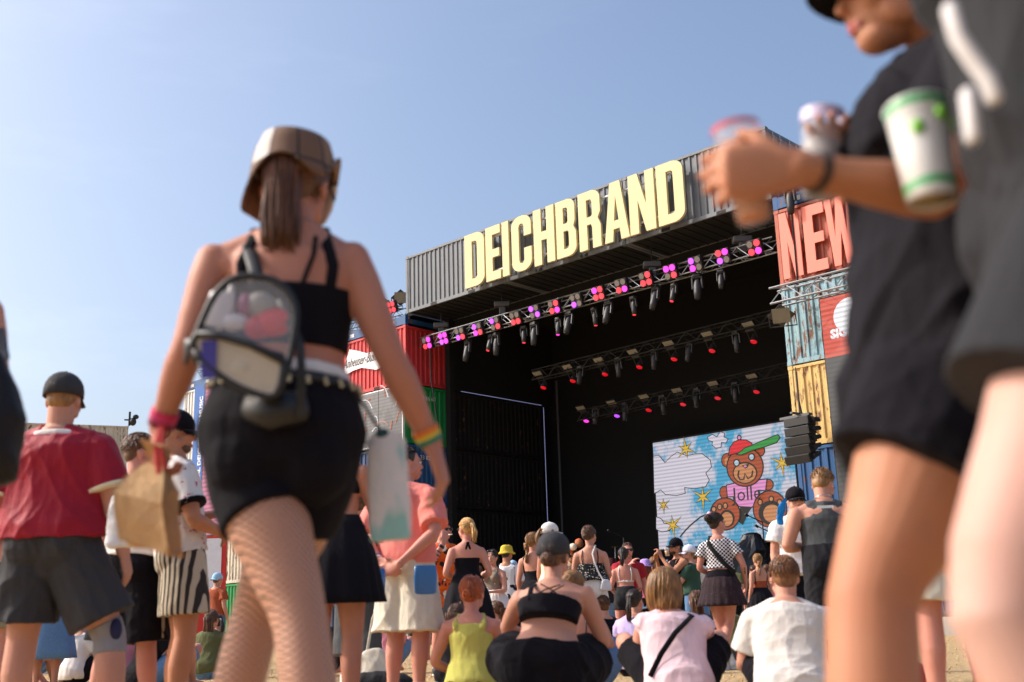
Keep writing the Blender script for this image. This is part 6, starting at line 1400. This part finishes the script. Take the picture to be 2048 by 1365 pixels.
# grey vest
p = person_at('broad man in charcoal ribbed vest and silver chain looking down with his back turned', 1640, 932, 1.72, 4, sex='m', skin='fair', fat=1.22, headsc=1.08, look=(38, -26, 0), pose=dict(eL=(-.32, .0, 1.06), wL=(-.08, .26, 1.08), eR=(.32, .02, 1.06), wR=(.1, .26, 1.08), N=(.0, .02, 1.41), C=(.03, .09, 1.555), sL=(-.222, 0, 1.33), sR=(.222, 0, 1.33)))
p.tank(GRT, hem=-.02, top=1.0, infl=.014, narrow=.125, arm=.79, disp=.012, wide=True); p.shorts(cloth('ink_trousers', '17171d'), end=.97, infl=.02, flare=.015, loose=.6); p.hair(HDB, 'short'); p.face(beard=HB); p.shoes(SHOEB)
m = MB(); c = p.tor(1.0); ring = [c[0] + c[1] * (.072 * math.cos(a)) + p.fwd * (.066 * math.sin(a) + .0) + p.up * (.018 - .03 * math.sin(a)) for a in [2 * math.pi * i / 24 for i in range(25)]]; m.tube(ring, .0045, n=6); p.add(m, 'chain', plain('silver', 'c8c8cc', .25, 1.0))
y0 = p.surf(.845, 270, .017); t_o = text_obj('lettering', '\u2022\u2022\u2022\u2022\u2022\u2022\u2022', .05, plain('print_white', 'e8e8ec', .6), M(((1, 0, 0, -.075), (0, 0, -1, y0.y - .006), (0, 1, 0, y0.z), (0, 0, 0, 1))), p.root, ext=.002, bold=.006)
# white tee with print
p = person_at('person in long white t-shirt with PALM print behind the man in the charcoal vest', 1596, 1062, 1.76, 176, sex='m', skin='fair', D=11.2); p.shirt(cloth('long_white_tee', 'e0dadb'), hem=-.14, loose=.9, infl=.03); p.shorts(BLKC, end=.5); p.hair(HB, 'short'); p.cap(BLKC); p.face(True); p.shoes(SHOEW)
f = p.surf(.35, 90, .055); text_obj('lettering', 'PALM', .1, plain('print_maroon', '8a3440', .7), M(((-1, 0, 0, .2), (0, 0, 1, f.y + .008), (0, 1, 0, f.z), (0, 0, 0, 1))), p.root, ext=.002)
c = W(1562, 1020, 9.9); solid('blue_flag_cloth', cloth('flag_blue', '1e86cf'), lambda m: m.loft([c + V((.05, 0, .1)), c, c - V((.02, 0, .12))], [(.02, .008), (.045, .015), (.03, .012)], n=12), 'bright blue cloth beside the shoulder of the man in the charcoal vest', 'cloth', vox=.01, sm=1, disp=.03)
# beige shorts between the legs at the right
p = person_at('person in cream shorts standing behind the bare legs at the right', 1850, 800, 1.78, 15, D=5.6, sex='m', skin='pink', fat=1.05); p.shirt(cloth('mid_grey_tee', '77767a')); p.shorts(OFFW, end=.42, infl=.022, flare=.03, loose=.8); p.hair(HB, 'short'); p.shoes(SHOEW, SOCKW)
c = W(1795, 1345, 7.5); solid('duffel_bag', cloth('red_nylon', 'b81c30', rough=.5), lambda m: m.loft([V((c.x - .02, c.y, .14)), V((c.x + .1, c.y, .12))], [(.1, .12)] * 2, n=16), 'red bag lying on the grass behind the bare legs at the right', 'bag', vox=.014, sm=2, disp=.03)
# ---- far left people
p = person_at('woman in mint bucket hat and khaki shorts at the far left', 8, 1022, 1.68, 20, sex='f', skin='pink'); p.crop(BLKC, .3, .62); p.shorts(KHAKI, end=.3, infl=.02, flare=.03, loose=.7, top=.3); p.hair(HBL, 'long', tail=.2); p.bucket(cloth('mint_hat', 'c9d6cf'), brim=.04, drop=.03); p.shoes(SHOEW)
p = person_at('woman in long blue denim skirt and teal top behind the red shirt man', 112, 1062, 1.68, 0, sex='f', skin='fair'); p.shirt(cloth('teal_top', '1f8a72'), hem=.1, sleeve=.25); p.skirt(DENIM, top=.33, L=.74, flare=.12, pleats=8, amp=.04); p.hair(HB, 'long', tail=.25); p.shoes(SHOEB)
p = person_at('person in orange crochet top raising an arm beside the sign board', 322, 1118, 1.66, 30, sex='f', skin='tan', pose=dict(eR=(.28, .05, 1.5), wR=(.2, .12, 1.72), eL=(-.2, .1, 1.1))); p.shirt(cloth('orange_crochet', 'd8761e', 'dots', '8a4410', 60), hem=.12, sleeve=.3, loose=.9); p.shorts(BLKC, end=.4); p.hair(HB, 'long', tail=.25); p.shoes(SHOEB)
p = person_at('person in red and white chequered shirt near the sign board', 338, 1128, 1.7, -10, sex='m', skin='fair'); p.shirt(cloth('gingham', 'd8ccd0', 'check', '8a2a3a', 110), loose=.8); p.shorts(DENIM, end=.5); p.hair(HB, 'short'); p.cap(cloth('cap_light_blue', '9fc4e0'), True); p.shoes(SHOEW)
# ================================================================== people sitting
def seated(label, px, py, zt, yaw, D=None, lean=.08, knees=.3, kz=.42, **kw):
    pose = dict(P=(0, 0, .13), N=(0, lean, .60), C=(0, lean + .05, .745), hL=(-.085, .02, .12), hR=(.085, .02, .12), kL=(-knees, .36, kz), kR=(knees, .36, kz), aL=(-.12, .52, .08), aR=(.12, .52, .08), sL=(-.16, lean, .53), sR=(.16, lean, .53), eL=(-.24, lean + .12, .33), eR=(.24, lean + .12, .33), wL=(-.12, lean + .32, .34), wR=(.12, lean + .32, .34))
    pose.update(kw.pop('pose', {})); loc, D = place(px, py, 1.7, zt, D); return Person(label, loc, H=1.7 * kw.pop('k', 1.0), yaw=yaw, group=SEAT, pose=pose, vox=kw.pop('vox', max(.0075, min(.013, D * .0012))), **kw)
p = seated('woman in black cap and black bandeau top squatting with bare lower back in front', 1082, 1076, .97, 6, sex='f', skin='fair', fat=1.2, look=(14, 0, 0), pose=dict(P=(0, 0, .30), N=(.04, .17, .73), C=(.05, .25, .885), hL=(-.1, .02, .27), hR=(.1, .02, .27), kL=(-.27, .40, .40), kR=(.27, .40, .36), aL=(-.2, .2, .08), aR=(.2, .2, .08), sL=(-.13, .15, .665), sR=(.21, .15, .68), eL=(-.24, .32, .5), eR=(.30, .22, .42), wL=(-.1, .45, .45), wR=(.22, .42, .36)))
p.bend = .06; p.crop(BLKC, .50, .70, .008); p.shorts(BLKC, end=.34, infl=.03, flare=.02, top=.26, loose=.6, disp=.03); p.hair(HB, 'lowbun'); p.cap(CHAR); p.shoes(SHOEB)
p.strap([p.surf(.68, 235, .006), p.surf(.84, 240, .01), p.tor(.97)[0].lerp(p.J['sL'], .5) + p.up * .05, p.surf(.9, 130, .01)], .014, BLKC, 'shoulder_strap')
for a, b in ((238, 292), (300, 250), (262, 300)): p.strap([p.surf(.69, a, .004), p.surf(.80, (a + b) / 2, .006), p.surf(.90, b, .01)], .003, BLKC, 'thin_strap')
p = seated('blond bobbed person in pale pink sleeveless shirt with black sling strap sitting', 1345, 1126, .86, 2, sex='m', skin='fair', fat=1.05, lean=.2, look=(-4, -8, 4), pose=dict(N=(-.02, .2, .56), C=(-.04, .27, .70), sL=(-.165, .17, .52), sR=(.17, .19, .49), eL=(-.235, .24, .30), wL=(-.16, .36, .2)))
p.shirt(LPINK, hem=-.12, sleeve=.05, loose=.8, infl=.02, disp=.022, top=.97); p.hair(HDB, 'bob', n=300); p.shorts(BLKC, end=.4); p.shoes(SHOEB)
p.strap([p.tor(.97)[0].lerp(p.J['sR'], .45) + p.up * .06, p.surf(.85, 300, .038), p.surf(.6, 268, .05), p.surf(.35, 240, .055), p.surf(.1, 215, .05)], .016, BLKC, 'sling_strap')
p = seated('short haired young man in oat white t-shirt sitting with knees up', 1562, 1104, .88, 14, sex='m', skin='fair', fat=1.05, lean=.16, look=(-8, 0, 0), pose=dict(eL=(-.27, .2, .26), wL=(-.2, .42, .3), kL=(-.28, .42, .42), sL=(-.18, .15, .53), sR=(.19, .18, .52)))
p.shirt(OATW, hem=-.12, sleeve=.36, loose=.85, infl=.022, disp=.02); p.hair(hair_mat('hair_crew', '7a5032'), 'short', n=420); p.shorts(BLKC, end=.4); p.shoes(SHOEB)
p = seated('red haired woman in lime yellow tank top sitting on the grass', 938, 1162, .83, 10, sex='f', skin='pink', lean=.05, look=(4, -6, 0), pose=dict(eL=(-.27, .06, .30), wL=(-.1, .2, .2), kL=(-.2, .38, .16), kR=(.25, .36, .2), aL=(.0, .35, .07), aR=(.08, .45, .07), sL=(-.155, .03, .54), sR=(.155, .05, .54)))
p.tank(YEL, hem=-.1, top=.9, narrow=.11, disp=.014); p.hair(HR, 'lowbun', n=280); p.shorts(DENB, end=.3, top=.05)
m = MB(); p.hell(m, (-.084, .0, -.055), (.006, .006, .008)); p.add(m, 'earring', plain('pearl', 'ddd4c4', .25))
p = seated('child with wavy brown ponytail sitting behind the red haired woman', 903, 1215, .74, 30, D=10.5, sex='f', skin='fair', k=.85, pose=dict()); p.shirt(BLKC, hem=-.1); p.hair(HB, 'wave', tail=.2); p.shorts(DENIM, end=.4)
p = seated('woman in sage green top with thin straps sitting beyond the squatting woman', 1142, 1216, .84, 10, D=7.6, sex='f', skin='fair'); p.crop(cloth('sage', '8f9c86'), -.05, .62, .01, name='sage_top'); p.hair(HDB, 'bun'); p.shorts(DENIM, end=.4); [p.strap_over(X, .6, .66, PIP, .005) for X in 'LR']
p = seated('person in white printed t-shirt sitting with back turned at the left', 330, 1196, .9, 0, D=13, sex='m', skin='pink', lean=.14); p.shirt(WHC, hem=-.12, loose=.9, infl=.025); p.hair(HB, 'short'); p.cap(cloth('cap_light_blue', '9fc4e0'), True); p.shorts(DENIM, end=.4)
INKP = plain('print_charcoal', '3a3a40', .7)
for i, (bd_, z_) in enumerate((('SUN', .50), ('SUMMER TOUR', .26))):
    f = p.surf(.6 if i == 0 else .3, 270, .05); o = text_obj('lettering', 'DON' if i == 0 else 'DON FESTIVAL', .06 if i == 0 else .05, INKP, M(((1, 0, 0, -.1 if i == 0 else -.2), (0, 0, -1, f.y - .012), (0, 1, 0, f.z), (0, 0, 0, 1))), p.root, ext=.002)
    if True: bpy.data.objects.remove(o)
for j in range(9):
    m = MB(); rg = random.Random(j); a = rg.uniform(-.12, .12); t = rg.uniform(.32, .6); pts = [p.surf(t + .05 * math.sin(2.2 * i + j), 270 + 26 * math.sin(i * 1.1 + j * .8), .052) for i in range(5)]; m.tube(pts, .004, n=4); p.add(m, 'drawn_print', INKP)
p = seated('person looking at a white phone sitting behind the track shorts', 292, 1215, .86, 40, D=12, sex='f', skin='fair'); p.shirt(BLKC, hem=-.1); p.hair(HB, 'long', tail=.3); p.shorts(DENIM, end=.4)
c = p.wpt(p.J['wR'] + V((-.03, .08, .05))); o = solid('phone', plain('phone_white', 'c9d4e6', .2), lambda m: m.box((-.036, -.005, -.075), (.036, .005, .075), M.Translation(c) @ M.Rotation(R(60), 4, 'X') @ M.Rotation(R(-30), 4, 'Y')), 'white phone held by the person sitting behind the track shorts', 'phone', smooth=False)
p = seated('person in pale denim sitting at the far left edge', 60, 1218, .88, 60, D=15, sex='f', skin='fair'); p.shirt(OATW, hem=-.1); p.hair(HB, 'pony', tail=.25); p.shorts(DENIM, end=.95)
p = seated('dark haired person in purple top sitting far behind the bobbed person', 1262, 1235, .84, 30, D=12, sex='f', skin='fair'); p.shirt(cloth('lilac_top', 'b7a8d6'), hem=-.1); p.hair(HD, 'pony', tail=.25); p.shorts(BLKC, end=.4)
p = seated('person in black hoodie sitting low behind the dotted camisole', 1216, 1255, .84, -20, D=14, sex='m', skin='fair'); p.shirt(BLKC, hem=-.1, sleeve=.9); p.hair(HB, 'short'); p.shorts(BLKC, end=.9)
# things on the grass in front
def blob(name, mat, px, py, D, r, label, cat, h=None):
    c = W(px, py, D); solid(name, mat, lambda m: m.loft([V((c.x - r[0], c.y, r[2] * .5)), V((c.x, c.y, r[2] * .55)), V((c.x + r[0], c.y, r[2] * .45))], [(r[1], r[2] * .5)] * 3, side=V((0, 1, 0)), n=16), label, cat, vox=.012, sm=2, disp=.04)
blob('picnic_blanket', cloth('blanket_black', '151518'), 865, 1352, 8.2, (.45, .25, .09), 'rumpled black blanket on the grass beside the red haired woman', 'blanket'); blob('jacket', cloth('jacket_pink', 'c4286a'), 905, 1360, 7.4, (.2, .12, .07), 'pink jacket lying on the grass by the red haired woman', 'jacket'); blob('rucksack', cloth('rucksack_black', '1b1b1e'), 760, 1352, 8.9, (.16, .12, .22), 'black rucksack on the grass by the salmon man', 'bag')
c = W(893, 1340, 7.6); root = empty('bottle', (c.x, c.y, .1)); tag(root, 'olive drink bottle lying on the black blanket', 'bottle'); m = MB(); m.loft([(0, 0, .03), (.11, -.03, .035), (.14, -.04, .035), (.19, -.05, .035)], [.032, .032, .014, .013], n=14); m.build('glass', plain('bottle_olive', '6a7458', .15), root, smooth=True); m = MB(); m.loft([(.185, -.049, .035), (.205, -.054, .035)], [.016, .016], n=12, dome=0); m.build('lid', STEEL, root)
# ================================================================== crowd further back
apply_all()
bpy.context.view_layer.update()
def tree(o, par=None):
    c = o.copy(); COL.objects.link(c)
    if par is not None: c.parent = par
    for ch in list(o.children): tree(ch, c)
    return c
def src(start): return next(o for o in bpy.data.objects if o.parent is None and str(o.get('label', '')).startswith(start))
FAR = [('short haired man in dark grey', 'short haired man'), ('woman with long blond braid', 'woman with blond braid'), ('person in black t-shirt and cropped', 'brown haired person'), ('person in red and white', 'person in pale blue cap')]
TINT = [('navy', '26304f'), ('white', 'd8d4ce'), ('black', '1a1a1d'), ('olive', '5a5c3a'), ('rust', '9a4a2c'), ('pink', 'd48a98')]
rg = random.Random(11); k_ = 0
for px, D_ in [(845, 21), (910, 22), (960, 23), (1030, 21), (1045, 26), (1130, 20), (1150, 24), (1215, 22), (1275, 25), (1318, 21), (1330, 26), (1400, 19), (1470, 22), (1530, 21), (1545, 26), (1590, 20), (740, 22), (20, 21), (60, 25), (85, 20), (160, 24), (215, 21), (300, 24), (430, 22)]:
    st_, lab = FAR[k_ % 4]; nm, hx = TINT[(k_ // 4 + k_) % 6]; o = tree(src(st_)); q = W(px, 1290, D_); o.location = (q.x, D_, 0); o.rotation_euler = (0, 0, rg.uniform(-.6, .6)); o.scale = (1,) * 3
    for ch in o.children:
        if ch.name.startswith(('t_shirt', 'crop_top')): recolor(ch, cloth('far_' + nm, hx))
    o['label'] = f"{lab} in {nm} top, small among the people below the " + ('stage' if px > 500 else 'left containers'); o['group'] = 'crowd far in front of the stage'; k_ += 1

SEATS = [('person in white printed', 'person in'), ('person looking at a white', 'long haired person in'), ('dark haired person in purple', 'ponytailed person in')]
for i, (px, D_, j) in enumerate([(12, 13, 1), (150, 14, 2), (190, 17, 0), (232, 12.5, 2), (415, 15, 1), (440, 18, 2), (645, 15, 2), (690, 17, 0), (770, 15, 1), (1190, 16, 2), (1400, 13, 1), (1460, 16, 2), (1300, 17, 0), (1010, 15, 1)]):
    st_, lab = SEATS[j]; nm, hx = TINT[(i * 5 + j) % 6]; o = tree(src(st_)); q = W(px, 1290, D_); o.location = (q.x, D_, 0); o.rotation_euler = (0, 0, rg.uniform(-1.2, 1.2))
    for ch in list(o.children):
        if ch.name.startswith('t_shirt'): recolor(ch, cloth('far_' + nm, hx))
        if ch.name.startswith('drawn_print'): bpy.data.objects.remove(ch)
    o['label'] = f"{lab} {nm} top sitting on the grass, " + ['at the far left edge', 'behind the red shirt man', 'right of the red shirt man', 'behind the paper bag', 'behind the striped shorts', 'left of the fishnet legs', 'right of the fishnet legs', 'beside the black skirt', 'behind the salmon shirt man', 'beyond the dotted camisole', 'left of the checkered skirt', 'right of the checkered skirt', 'beyond the bobbed person', 'beyond the squatting woman'][i]; o['group'] = SEAT
apply_all()
